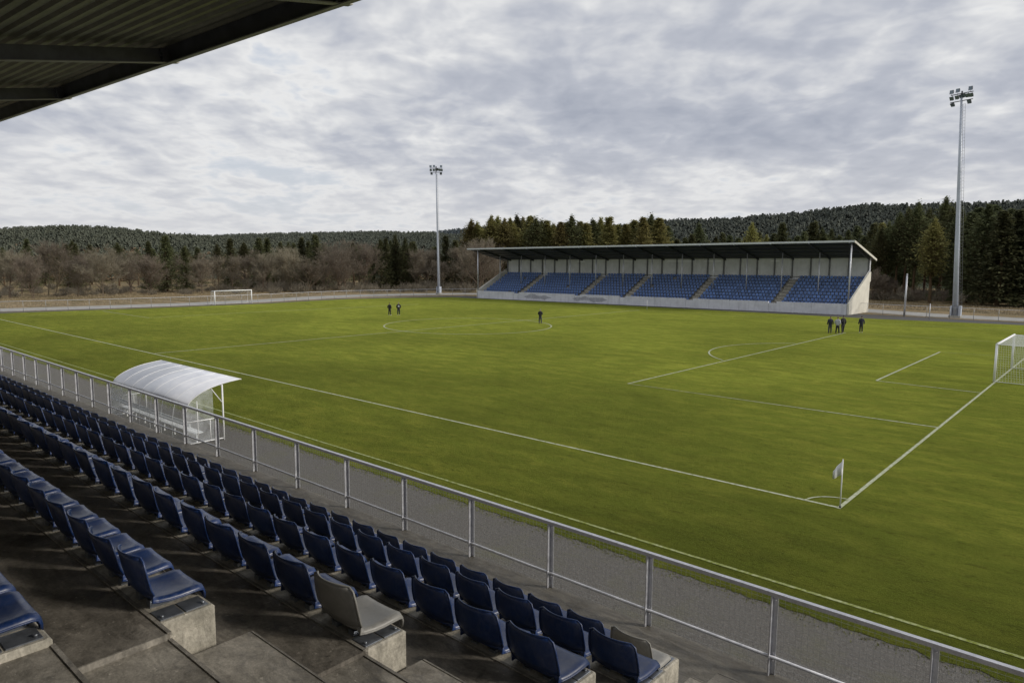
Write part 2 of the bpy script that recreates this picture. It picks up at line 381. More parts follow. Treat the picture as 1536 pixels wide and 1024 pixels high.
# row: tread edge depth d, drop below camera, block front depth, block end x, last seat centre x, spacing, scale
ROWS = [dict(d=5.35,p=3.745,f=5.80,x=3.34,sx=3.08,sp=.50,s=1.0,n=62,name='front'),
        dict(d=4.38,p=3.21,f=4.75,x=3.79,sx=3.51,sp=.50,s=1.0,n=58,name='second'),
        dict(d=3.45,p=2.795,f=3.80,x=3.76,sx=3.475,sp=.50,s=1.0,n=50,name='third'),
        dict(d=2.48,p=2.383,f=2.80,x=2.97,sx=2.665,sp=.497,s=1.0,n=40,name='fourth'),
        dict(d=1.50,p=2.02,f=1.815,x=2.43,sx=2.105,sp=.43,s=.88,n=22,name='fifth'),
        dict(d=.545,p=1.68,f=.885,x=2.86,sx=2.56,sp=.40,s=.88,n=12,name='top')]
XL, XR = -34, 9.5
WALK = 4.42
st = empty('spectator_stand', (0,0,0), label='near concrete spectator stand with dark metal roof overhead, holding the rows of navy seats', cat='stand')
MB().box((XL,Y(5.35)-.3,Z(WALK)-.3),(XR,Y(7.28),Z(WALK))).build('walkway', M['conc_walk'], st)
MB().box((XL,Y(7.16),-.02),(XR,Y(7.24),Z(WALK)-.31)).build('front_wall', M['conc_walk'], st)
for i, r in enumerate(ROWS):
    low = WALK if i == 0 else ROWS[i-1]['p']
    back = Y(-3.2) if i == 5 else Y(ROWS[i+1]['d'])
    # tread slab under the seats' zone (left of the aisle)
    xa = r['x']-.01 if i != 4 else r['x']+.13
    MB().box((XL,back,Z(low)-.25),(xa,Y(r['d']),Z(r['p']))).build('tread', M['conc'], st)
    MB().cbox((XL,Y(r['d'])+.002,Z(low)-.02),(r['x'],Y(r['f']),Z(r['p'])+.004),.012).build('seat_plinth', M['conc_light'], st)
    # pale cast edge behind the seats
    MB().box((XL,Y(r['d'])-.012,Z(r['p'])-.01),(xa-.004,Y(r['d'])+.010,Z(r['p'])+.007)).build('edge_strip', M['nosing'], st)
    # aisle slab, a little lower than the tread beside it
    dr = .03
    ed = r['d'] if i != 5 else r['f']
    MB().box((xa+.003,back-.0 if i == 5 else Y(ROWS[i+1]['f' if i==4 else 'd'])-.1,Z(low)-.3),(XR,Y(ed),Z(r['p'])-dr)).build('aisle_slab', M['slab'], st)
    MB().box((xa+.005,Y(ed)-.014,Z(r['p'])-dr-.06),(XR-.01,Y(ed)+.006,Z(r['p'])-dr+.006)).build('step_nosing', M['nosing'], st)
    if i == 4: MB().box((xa-.006,Y(.9),Z(r['p'])-.08),(xa+.006,Y(r['d'])-.016,Z(r['p'])+.005)).build('joint_strip', M['nosing'], st)
    # intermediate aisle steps
    steps = {0: [(5.95,3.97),(6.54,4.2)], 1: [(4.88,3.50)], 2: [(3.93,3.02)], 3: [(2.907,2.60)], 4: [(1.99,2.21)], 5: []}[i]
    for (sd, sp_) in steps:
        x0 = {0:3.38,1:3.83,2:3.80,3:3.00,4:2.52}[i]
        b0 = Y(ed)+.008
        MB().cbox((x0,b0,Z(low)-.06),(XR-.02,Y(sd),Z(sp_)),.012).build('aisle_step', M['slab'], st)
        MB().box((x0+.02,Y(sd)-.020,Z(sp_)-.01),(XR-.03,Y(sd)-.008,Z(sp_)+.004)).build('step_nosing', M['nosing'], st)
MB().box((XL,Y(-3.5),Z(1.9)),(XR,Y(-3.2),12.2)).build('back_wall', M['conc_walk'], st)
MB().box((XR-.2,Y(-3.1),-.0),(XR+.1,Y(6.2),Z(4.0))).build('end_wall', M['conc_walk'], st)

# roof: cantilever rising towards the pitch
E0 = Vector((-17.2,-16.46,11.0)); E1 = Vector((-2.27,-15.72,11.0)); ex = (E1-E0).normalized()
ey = Vector((0,1,.185)).normalized(); en = ex.cross(ey).normalized()
if en.z < 0: en = -en
def RP(s, t, n): return E0 + ex*s + ey*t + en*n        # s along the eave, t towards pitch, n up
S0, S1 = -24, 27
mb = MB()                                                # corrugated sheet, ribs along the eave
prof = []
t = .0
while t > -9.2:
    prof += [(t,.30),(t-.07,.30),(t-.11,.345),(t-.20,.345)]; t -= .25
for i in range(len(prof)-1):
    (ta, na), (tb, nb) = prof[i], prof[i+1]
    mb.add([RP(S0,ta,na),RP(S1,ta,na),RP(S1,tb,nb),RP(S0,tb,nb)], [(0,1,2,3)])
mb.add([RP(S0,.05,.40),RP(S1,.05,.40),RP(S1,-9.2,.40),RP(S0,-9.2,.40)], [(0,1,2,3)])
mb.build('roof_sheet', M['near_sheet'], st)
mb = MB(); mb.bar(RP(S0,-.03,.19), RP(S1,-.03,.19), .02, .34, en); mb.build('fascia_beam', M['beam'], st)
mb = MB(); mb.bar(RP(S0,-.07,.005), RP(S1,-.07,.005), .14, .018, en); mb.bar(RP(S0,-.09,.375), RP(S1,-.09,.375), .16, .015, en); mb.build('fascia_flange', M['flange'], st)
for s_ in (-16.6,-10.4,-4.0,1.6+3.0,1.6+8.05,1.6+13.1,1.6+19,26):
    mb = MB(); mb.bar(RP(s_,-9.2,.14), RP(s_,-.05,.14), .014, .24, en); rb = mb.build('rafter', M['beam'], st)
    mb = MB(); mb.bar(RP(s_,-9.2,.012), RP(s_,.10,.012), .13, .014, en); mb.build('flange', M['flange'], rb)
    mb = MB(); mb.bar(RP(s_-.10,-.20,.14), RP(s_+.10,-.20,.14), .02, .24, en)
    for q in (-.07,.07):
        for h in (.06,.13,.20): mb.tube([RP(s_+q,-.235,h), RP(s_+q,-.205,h)], .014, 6)
    mb.build('end_plate', M['beam'], rb)
# ------------------------------------------------------------------ moulded seats
def seat_grid(part):
    """moulded shell facing +Y. local origin: back edge of the plinth top"""
    prof = [(-.085,.360),(-.078,.325),(-.062,.26),(-.046,.195),(-.026,.125),(0,.070),(.025,.045),(.065,.034),(.13,.030),(.20,.030),(.27,.034),(.325,.040),(.358,.036),(.372,.012),(.372,-.022)]
    rng = range(0,6) if part == 'back' else range(5,len(prof))
    NS = 12; vs = []; rows = []
    for i in rng:
        y, z = prof[i]; row = []
        for j in range(NS+1):
            s = -1+2*j/NS; a = abs(s)
            hw = (.168,.205,.218,.224,.224,.210,.205,.212,.220,.222,.222,.218,.208,.200,.194)[i]
            x = s*hw; yy, zz = y, z
            if i <= 5: k = 1-.45*i/5; yy += .058*k*a**2.4 + (.0); zz -= (.016 if i == 0 else 0)*a**4; zz += (.006*a*a-.004 if i < 2 else 0)
            if i >= 4: q = min(1,(i-3)/4)*(1 if i < 11 else (14-i)/4); zz += .024*q*a**3.2; zz -= .008*q*(1-a*a)
            if i >= 6 and j in (0, NS): zz -= .030; x *= .985
            row.append((x,yy,zz))
        rows.append(row)
    mb = MB(); n = len(rows)
    flat = [p for r_ in rows for p in r_]
    mb.add(flat, [(i*(NS+1)+j, (i+1)*(NS+1)+j, (i+1)*(NS+1)+j+1, i*(NS+1)+j+1) for i in range(n-1) for j in range(NS)], True)
    # thick rolled rim
    if part == 'back': path = [r_[0] for r_ in rows[::-1]] + rows[0][1:-1] + [r_[-1] for r_ in rows]
    else: path = [r_[0] for r_ in rows] + rows[-1][1:-1] + [r_[-1] for r_ in rows[::-1]]
    mb.tube(path, .0072, 6, True)
    return mb
def make_seat(mat):
    root = empty('stadium_seat')
    for part, nm in (('back','backrest'),('pan','seat_pan')):
        o = seat_grid(part).build(nm, mat, root)
        md = o.modifiers.new('thickness','SOLIDIFY'); md.thickness = .009; md.offset = -1
    mb = MB()
    for x in (-.09,.09): mb.box((x-.03,.04,-.036),(x+.03,.33,.016))
    mb.build('mounting_foot', M['steel_plate'], root)
    return root
def seat_bolts():
    mb = MB()
    for sx in (-1,1):
        for yy in (.05,.33): mb.tube([(sx*.15,yy,.06),(sx*.15,yy,.068)], .008, 6)
    return mb
proto = {'navy': make_seat(M['navy']), 'grey': make_seat(M['grey_seat'])}
used = set(); seat_rng = random.Random(3)
vis_left = {0:-19.5, 1:-15.8, 2:-12.2, 3:-7.8, 4:-2.6, 5:0.6}
for i, r in enumerate(ROWS):
    k = 0; x = r['sx']
    while x > vis_left[i]-1.2:
        c = 'grey' if (k == 0 and i in (0,3)) else 'navy'
        o = proto[c] if c not in used else copy_tree(proto[c]); used.add(c)
        o.location = (x, Y(r['d'])+.004, Z(r['p'])+(.006 if i < 3 else .022 if i == 3 else .036)); o.scale = (r['s']*(1 if i != 4 else .98),)*3
        o.rotation_euler = (R(seat_rng.gauss(0,1.1)), R(seat_rng.gauss(0,.7)), R(seat_rng.gauss(0,1.3)))
        rn = {'front':'the front row by the railing','second':'the second row behind the railing','third':'the third row behind the railing','fourth':'the fourth row behind the railing','fifth':'the fifth row behind the railing','top':'the top row nearest the viewer'}[r['name']]
        if c == 'grey': lab = 'grey plastic seat at the aisle end of ' + rn
        elif k == 0: lab = 'navy plastic seat at the aisle end of ' + rn
        else: lab = f'navy seat, {ordn(k+1)} from the aisle in ' + rn
        tag(o, lab, 'seat', 'seats in rows on the near stand')
        k += 1; x -= r['sp']
# steel plates left bare on the plinth ends
for i, r in enumerate(ROWS):
    z = Z(r['p'])+.004; w = r['f']-r['d']
    for a, b_ in ((.05,.47),(.50,.92)):
        o = MB().cbox((r['x']-.17,Y(r['d']+w*a),z),(r['x']-.03,Y(r['d']+w*b_),z+.006),.002).build('fixing_plate', M['steel_plate'], st)
        q = a+.07 if a < .3 else b_-.07
        MB().tube([(r['x']-.06,Y(r['d']+w*q),z+.006),(r['x']-.06,Y(r['d']+w*q),z+.018)], .010, 6).build('bolt', M['steel_plate'], o)

# ------------------------------------------------------------------ railing on the walkway edge
ry = Y(7.22); z0 = Z(WALK); RH = .93
rl = empty('railing', (0,ry,z0), label='galvanised steel railing with two rails along the walkway below the seats', cat='railing')
PX = [-33.5,-32.0,-30.4,-28.9,-27.4,-25.9,-24.5,-23.05,-21.7,-20.35,-19.0,-17.7,-16.4,-15.1,-13.6,-11.93,-10.34,-8.75,-7.14,-5.54,-3.94,-2.38,-.85,.64,2.15,3.66,5.15,6.7,8.2,9.4]
mb = MB(); mb.bar((PX[0]-.1,0,RH-.02),(PX[-1]+.05,0,RH-.02),.055,.045); mb.build('top_rail', M['galv'], rl)
mb = MB(); mb.tube([(PX[0],.0,.205),(PX[-1],.0,.205)], .019, 8); mb.build('lower_rail', M['galv'], rl)
for k, x in enumerate(PX):
    mb = MB(); mb.bar((x,-.005,0),(x,-.005,RH-.043),.012,.07,(0,1,0)); mb.bar((x+.028,.024,0),(x+.028,.024,RH-.043),.05,.010,(0,1,0))
    pp = mb.build('post', M['galv'], rl)
    for zz in (.16,.25,RH-.09): MB().tube([(x+.028,.018,zz),(x+.028,.004,zz)], .010, 6).build('bolt', M['galv'], pp)
    if k < len(PX)-1:
        x2 = PX[k+1]; mb = MB(); wr = .0009
        n = int((x2-x)/.06)
        for q in range(1, n): mb.box((x+(x2-x)*q/n-wr,.030,-.02),(x+(x2-x)*q/n+wr,.030+2*wr,RH-.05))
        for q in range(15): mb.box((x,.030+2*wr,-.02+q*.06),(x2,.030+4*wr,-.02+q*.06+2*wr))
        mb.build('wire_mesh', M['wire'], rl)

# ------------------------------------------------------------------ team shelter (dugout)
dx0, dx1 = -28.95, -21.25
dg = empty('team_shelter', ((dx0+dx1)/2,-9,0), label='white curved roof team shelter with clear back panels beside the pitch', cat='shelter')
def dP(x, y, z): return (x-(dx0+dx1)/2, y+9, z)
prof = []
for q in range(11):                                     # opal upper curve
    t = q/10; a = R(8+t*76)
    prof.append((-8.30-1.72*math.sin(a)+ .62*(1-t)**1.2, 2.385-.0*(1-t)-1.0*(1-math.cos(a))*.86))
prof[0] = (-7.78, 2.40)
lowp = [prof[-1]] + [(-10.10,1.30),(-10.16,.95),(-10.18,.5),(-10.18,.10)]
mb = MB(); mb.add([dP(xx,*p) for p in prof for xx in (dx0,dx1)], [(2*i,2*i+1,2*i+3,2*i+2) for i in range(len(prof)-1)], True)
o = mb.build('roof_panel', M['opal'], dg); md = o.modifiers.new('t','SOLIDIFY'); md.thickness = .012
mb = MB(); mb.add([dP(xx,*p) for p in lowp for xx in (dx0,dx1)], [(2*i,2*i+1,2*i+3,2*i+2) for i in range(len(lowp)-1)], True)
mb.build('rear_panel', M['clear'], dg)
for xe in (dx0,dx1):
    mb = MB(); pts = [p for p in prof+lowp[1:] if p[0] < -9.0]
    pts = [(-9.0,2.16)] + [p for p in pts if p[1] < 2.16] + [(-9.0,.10)]
    mb.add([dP(xe,*p) for p in pts], [tuple(range(len(pts)))]); mb.build('side_panel', M['clear'], dg)
for q in range(8):
    x = dx0+(dx1-dx0)*q/7
    mb = MB(); mb.tube([dP(x,a,b_+.012) for a, b_ in prof+lowp[1:]], .013, 6); mb.build('rib', M['white_metal'], dg)
mb = MB()
for (y, z) in (prof[0], (-8.6,2.24), (-10.18,.06), prof[-1], (-10.14,.9)): mb.tube([dP(dx0,y,z),dP(dx1,y,z)], .022, 6)
mb.build('cross_bar', M['white_metal'], dg)
for x in (dx0,dx1):
    mb = MB(); mb.tube([dP(x,-8.6,0),dP(x,-8.6,2.28)], .035, 8); mb.build('front_post', M['white_metal'], dg)
    mb = MB(); mb.tube([dP(x,-8.62,1.55),dP(x,-9.05,2.16)], .02, 6); mb.build('brace', M['white_metal'], dg)
    mb = MB()
    for z in (.08,.95): mb.tube([dP(x,-8.6,z),dP(x,-10.15,z)], .022, 6)
    for y in (-9.15,-9.65): mb.tube([dP(x,y,.08),dP(x,y,.95 if y > -9.5 else 1.75)], .018, 6)
    mb.build('side_frame', M['white_metal'], dg)
bn = MB(); bn.box(dP(dx0+.1,-9.75,.42),dP(dx1-.1,-9.40,.46)); bo = bn.build('bench', M['white_metal'], dg)
mb = MB()
for q in range(8):
    x = dx0+.3+(dx1-dx0-.6)*q/7
    mb.box(dP(x-.02,-9.6,0),dP(x+.02,-9.55,.42))
mb.build('leg', M['white_metal'], bo)
mb = MB(); mb.box(dP(dx0+.1,-9.93,.72),dP(dx1-.1,-9.90,.92)); mb.build('backrest', M['white_metal'], bo)

# ------------------------------------------------------------------ goals
def net(mb, a, b_, c, d, nu, nv, w=.011):
    a, b_, c, d = map(Vector, (a,b_,c,d))
    nrm = (b_-a).cross(d-a).normalized()
    for i in range(nu+1):
        t = i/nu; mb.tube([a.lerp(b_,t), d.lerp(c,t)], w/2, 3, False)
    for j in range(nv+1):
        t = j/nv; mb.tube([a.lerp(d,t), b_.lerp(c,t)], w/2, 3, False)
def goal(name, x, y0, y1, h, sgn, dep, lab, cell=.14, cord=.011, pr=.06):
    g = empty(name, (x,y0,0), label=lab, cat='goal'); W_ = y1-y0; dt = dep*.8
    for yy in (0, W_): MB().tube([(0,yy,0),(0,yy,h)], pr, 12).build('goalpost', M['white_metal'], g)
    MB().tube([(0,-pr,h),(0,W_+pr,h)], pr, 12).build('crossbar', M['white_metal'], g)
    fr = MB()
    for yy in (0, W_):
        fr.tube([(0,yy,h),(sgn*dt,yy,h-.03),(sgn*dep,yy,.05),(0,yy,.05)], .025, 6)
    fr.tube([(sgn*dt,0,h-.03),(sgn*dt,W_,h-.03)], .02, 6); fr.tube([(sgn*dep,0,.05),(sgn*dep,W_,.05)], .03, 6)
    fr.build('net_frame', M['white_metal'], g)
    n = MB(); nw = int(W_/cell); nh = int(h/cell); nd = int(dep/cell)
    net(n, (sgn*dt,0,h-.03),(sgn*dt,W_,h-.03),(sgn*dep,W_,.05),(sgn*dep,0,.05), nw, nh, cord)
    net(n, (0,0,h),(0,W_,h),(sgn*dt,W_,h-.03),(sgn*dt,0,h-.03), nw, nd, cord)
    for yy in (0, W_): net(n, (0,yy,h),(sgn*dt,yy,h-.03),(sgn*dep,yy,.05),(0,yy,.05), nd, nh, cord)
    n.build('net', M['net'], g); return g
goal('football_goal', -.1, 30.2, 37.9, 2.36, 1, 2.2, 'white football goal with net on the near right goal line, cut by the photo edge', pr=.07)
goal('football_goal', -98.75, 28.8, 34.75, 2.12, -1, 1.4, 'small looking white football goal at the far left end of the pitch', .2, .012, .075)

def flagpole(name, x, y, h, lab, flag=True, r=.02):
    g = empty(name, (x,y,0), label=lab, cat='flag')
    MB().tube([(0,0,0),(0,0,h)], [r,r*.8], 8).build('pole', M['white_metal'], g)
    MB().tube([(0,0,0),(0,0,.09)], [.035,.03], 8).build('base_spring', M['lamp_body'], g)
    if flag:
        mb = MB(); n = 8; vs = []
        d = Vector((-.80,-.6,0))
        for i in range(n+1):
            t = i/n
            for j in range(2):
                hh = (h-.02) if j == 0 else (h-.46)
                L = t*.27; drop = t*.30*(1.15 if j == 0 else .45)
                wv = .02*math.sin(t*9+j)
                vs.append((d.x*L+.6*wv, d.y*L-.8*wv, hh-drop-(0 if j == 0 else .03*t)))
        mb.add(vs, [(2*i,2*i+1,2*i+3,2*i+2) for i in range(n)], True)
        o = mb.build('flag', M['white_metal'], g); md = o.modifiers.new('t','SOLIDIFY'); md.thickness = .004
    return g
flagpole('corner_flag', 0.02, .05, 1.52, 'white corner flag standing where the near touchline meets the goal line')
flagpole('halfway_flag', -47.6, 68.6, 1.45, 'thin white pole beside the far end of the halfway line', False, .022)

# ------------------------------------------------------------------ far grandstand
F0 = Vector((-23.4,80.4)); U = Vector((-.99148,-.13029)); V = Vector((.035,1.0))
def G(u, v, z):
    p = F0+U*u+V*v; return (p.x, p.y, z*(1-.0015*u))
def gbox(mb, u0, u1, v0, v1, z0_, z1_):
    return mb.hexa([G(u1,v0,z0_),G(u0,v0,z0_),G(u0,v1,z0_),G(u1,v1,z0_),G(u1,v0,z1_),G(u0,v0,z1_),G(u0,v1,z1_),G(u1,v1,z1_)])
LU = 62.9
gs = empty('grandstand', (0,0,0), label='covered grandstand with blue seats and a dark mono pitch roof beyond the pitch', cat='grandstand')
AIS = [10.0,22.35,33.55,41.85,54.2]
segs = [0]+[a for x in AIS for a in (x-.55,x+.55)]+[LU]
# front wall in panels, gate openings at the aisles filled with a slightly recessed panel
pan = []
for i in range(0, len(segs)-1, 2):
    a, b_ = segs[i], segs[i+1]
    n = max(1, round((b_-a)/5.5))
    for k in range(n): pan.append((a+(b_-a)*k/n, a+(b_-a)*(k+1)/n))
for i in range(1, len(segs)-2, 2): pan.append((segs[i], segs[i+1]))
for (a, b_) in pan:
    ga = any(abs((a+b_)/2-x) < .3 for x in AIS)
    o = gbox(MB(), a+.012, b_-.012, .05 if ga else 0, .25, 0, 1.25 if ga else 1.48).build('front_wall', M['stand_wall'], gs)
for (a, b_, z) in ((36.2,42.8,1.25),(46.8,52.6,1.3)):     # dark weathered patches on the wall
    mb = MB(); n = 70; top = []; jt = [rnd.uniform(.35,1.1) for _ in range(9)]; jb = [rnd.uniform(.2,1.0) for _ in range(9)]; bot = []
    for k in range(n+1):
        t = k/n; u = a+(b_-a)*t
        e_ = 1-abs(2*t-1)**4; top.append(G(u,-.006,.7+(z-.75)*e_*(float(np.interp(t*8, range(9), jt))+rnd.uniform(-.12,.12)))); bot.append(G(u,-.006,.7-(.62)*e_*(float(np.interp(t*8, range(9), jb))+rnd.uniform(-.15,.15))))
    mb.add(top+bot, [(k,k+1,n+2+k,n+1+k) for k in range(n)]); mb.build('worn_patch', M['stand_patch'], gs)
NR = 9
def row_v(k): return .95+.79*k
def row_z(k): return .95+.445*k
for k in range(NR):
    gbox(MB(), .2, LU-.2, row_v(k)-.25, (row_v(k+1)-.25 if k < NR-1 else 8.0), 0, row_z(k)).build('seating_step', M['stand_step'], gs)
for x in AIS:
    mb = MB()
    for k in range(NR):
        gbox(mb, x-.52, x+.52, row_v(k)-.55, row_v(k)-.2, .2, row_z(k)-.2)
        gbox(mb, x-.52, x+.52, row_v(k)-.24, row_v(k)+.3, .2, row_z(k)+.012)
    mb.build('aisle_stair', M['aisle'], gs)
gbox(MB(), 0, LU, 8.0, 8.2, 0, 7.75).build('rear_wall', M['stand_rear'], gs)
k = 0
u = .15
while u < LU+.2:
    gbox(MB(), u-.09, u+.09, 7.82, 7.99, 4.7, 7.75).build('rear_column', M['dark_post'], gs); u += 2.605
mb = MB(); gbox(mb, .1, LU-.1, 7.9, 7.985, 4.9, 5.0); mb.build('wall_rail', M['dark_post'], gs)
# raking side walls
for (ua, ub, nm) in ((-.02,.22,'r'),(LU-.22,LU+.02,'l')):
    mb = MB()
    P = [(0,0),(8.2,0),(8.2,5.5),(7.6,5.5),(0,1.5)]
    a = [G(ua,*p) for p in P]; b_ = [G(ub,*p) for p in P]; n = len(P)
    mb.add(a+b_, [tuple(range(n)), tuple(range(2*n-1,n-1,-1))]+[(i,(i+1)%n,n+(i+1)%n,n+i) for i in range(n)])
    sw = mb.build('side_wall', M['stand_side'], gs)
    mb = MB(); o_ = -.10 if nm == 'r' else .10
    P = [(-.02,.02),(1.5,.9),(8.22,4.45),(8.22,5.75),(7.6,5.75),(-.02,1.62)] if nm == 'r' else [(-.02,1.3),(8.22,5.0),(8.22,5.7),(7.6,5.7),(-.02,1.6)]
    a = [G(ua+o_,*p) for p in P]; b_ = [G(ub+o_,*p) for p in P]; n = len(P)
    mb.add(a+b_, [tuple(range(n)), tuple(range(2*n-1,n-1,-1))]+[(i,(i+1)%n,n+(i+1)%n,n+i) for i in range(n)])
    mb.build('raking_coping', M['stand_side'], sw)
    uu = ua+.1
    MB().tube([G(uu,.1,1.55),G(uu,7.9,5.95)], .035, 6).build('handrail', M['galv'], gs)
    for q in range(6): MB().tube([G(uu,.1+q*1.5,1.3+q*.83),G(uu,.1+q*1.5,1.55+q*.845)], .02, 5).build('rail_post', M['galv'], gs)
def roof_z(v): return 10.0-(v+.3)*.254
def rq(u0, u1, v0, v1, dz0, dz1):
    P = []
    for dz in (dz0, dz1):
        for (u, v) in ((u1,v0),(u0,v0),(u0,v1),(u1,v1)): P.append(G(u,v,roof_z(v)+dz))
    return P
MB().hexa(rq(-.35,LU+1.9,-.3,9.2,-.12,-.02)).build('roof', M['roof_dark'], gs)
MB().hexa(rq(-.38,LU+1.93,-.42,-.302,-.24,0.02)).build('roof_fascia', M['roof_edge'], gs)
MB().hexa(rq(-.46,-.352,-.42,9.25,-.26,0.03)).build('roof_verge', M['stand_side'], gs)
u = .2; k = 0
while u < LU+1:
    MB().hexa(rq(u-.08,u+.08,-.25,8.6,-.42,-.122)).build('roof_beam', M['roof_dark'], gs)
    MB().hexa(rq(u-.10,u+.10,-.50,-.425,-.30,-.10)).build('beam_end', M['roof_edge'], gs)
    u += 5.15
for v_ in (1.5,3.2,5.0,6.8):
    MB().hexa(rq(-.2,LU+1.6,v_-.06,v_+.06,-.26,-.121)).build('purlin', M['roof_dark'], gs)
for k in range(11):
    u = 5.4+5.1*k; v_ = 4.0
    mb = MB(); mb.tube([G(u,v_,2.6),G(u,v_,roof_z(v_)-.4)], .085, 8); mb.build('post', M['galv'], gs)
MB().tube([G(61.1,4.0,2.6),G(61.1,4.0,roof_z(4.0)-.4)], .085, 8).build('post', M['galv'], gs)
for (u, v_) in ((.12,.14),(LU-.12,.14),(.1,8.08),(LU-.1,8.08)):
    MB().tube([G(u,v_,1.4),G(u,v_,roof_z(v_)-.2)], .11, 8).build('corner_post', M['galv'], gs)
# slim light slots under the roof
for (a, b_) in ((21.5,24.3),(26,30.5),(36.6,38.6),(46.0,47.5),(12.5,13.8)):
    gbox(MB(), a, b_, 7.93, 7.995, 7.28, 7.40).build('window_slot', M['white_metal'], gs)

# its seats
def far_seat_mb(mb, ox=0, oy=0, oz=0, A=None):
    A = A or (lambda x, y, z: (x,y,z))
    def q(pts): mb.add([A(x,y,z) for x,y,z in pts], [(0,3,2,1),(4,5,6,7),(0,1,5,4),(1,2,6,5),(2,3,7,6),(3,0,4,7)])
    x0, x1 = -.20, .20
    q([(x0,0,.22),(x1,0,.22),(x1,-.36,.25),(x0,-.36,.25),(x0,0,.27),(x1,0,.27),(x1,-.36,.29),(x0,-.36,.29)])
    q([(x0,.0,.24),(x1,.0,.24),(x1,.04,.24),(x0,.04,.24),(x0+.03,.08,.62),(x1-.03,.08,.62),(x1-.03,.12,.62),(x0+.03,.12,.62)])
    q([(-.05,-.1,0),(.05,-.1,0),(.05,-.05,0),(-.05,-.05,0),(-.05,-.1,.23),(.05,-.1,.23),(.05,-.05,.23),(-.05,-.05,.23)])
fproto = MB(); far_seat_mb(fproto); fproto = fproto.build('grandstand_seat', M['far_blue'])  # one fixed plastic seat of the grandstand rows
rest = MB(); first = True; nind = 0
yaw_s = math.atan2(-U.y, -U.x)
secs = [(segs[i]+(.42 if i == 0 else .12), segs[i+1]-(.42 if i == len(segs)-2 else .12)) for i in range(0, len(segs), 2)]
secname = ['rightmost grandstand block','second grandstand block from right']
rr = random.Random(5)
for si, (a, b_) in enumerate(secs):
    n = int((b_-a)/.5); sp = (b_-a)/n
    for k in range(NR):
        for j in range(n):
            u = a+sp*(j+.5); base = Vector(G(u,row_v(k)+.28,row_z(k)))
            if si == 0 or (si == 1 and k < 6):
                o = fproto if first else fproto.copy()
                if not first: col.objects.link(o)
                first = False; nind += 1
                o.location = base; o.rotation_euler = (0,0,yaw_s+R(rr.gauss(0,1.2)))
                tag(o, f'blue seat, {ordn(j+1)} from the right, {ordn(k+1)} row up, {secname[si]}', 'seat', 'blue seats of the grandstand')
            else:
                if rr.random() < .01: continue
                ca, sa = math.cos(yaw_s), math.sin(yaw_s)
                far_seat_mb(rest, A=lambda x, y, z, B=base: (B.x+x*ca-y*sa, B.y+x*sa+y*ca, B.z+z))
tag(rest.build('grandstand_seating', M['far_blue']), 'rows of small blue seats filling the middle and left blocks of the grandstand', 'seats', kind='stuff')

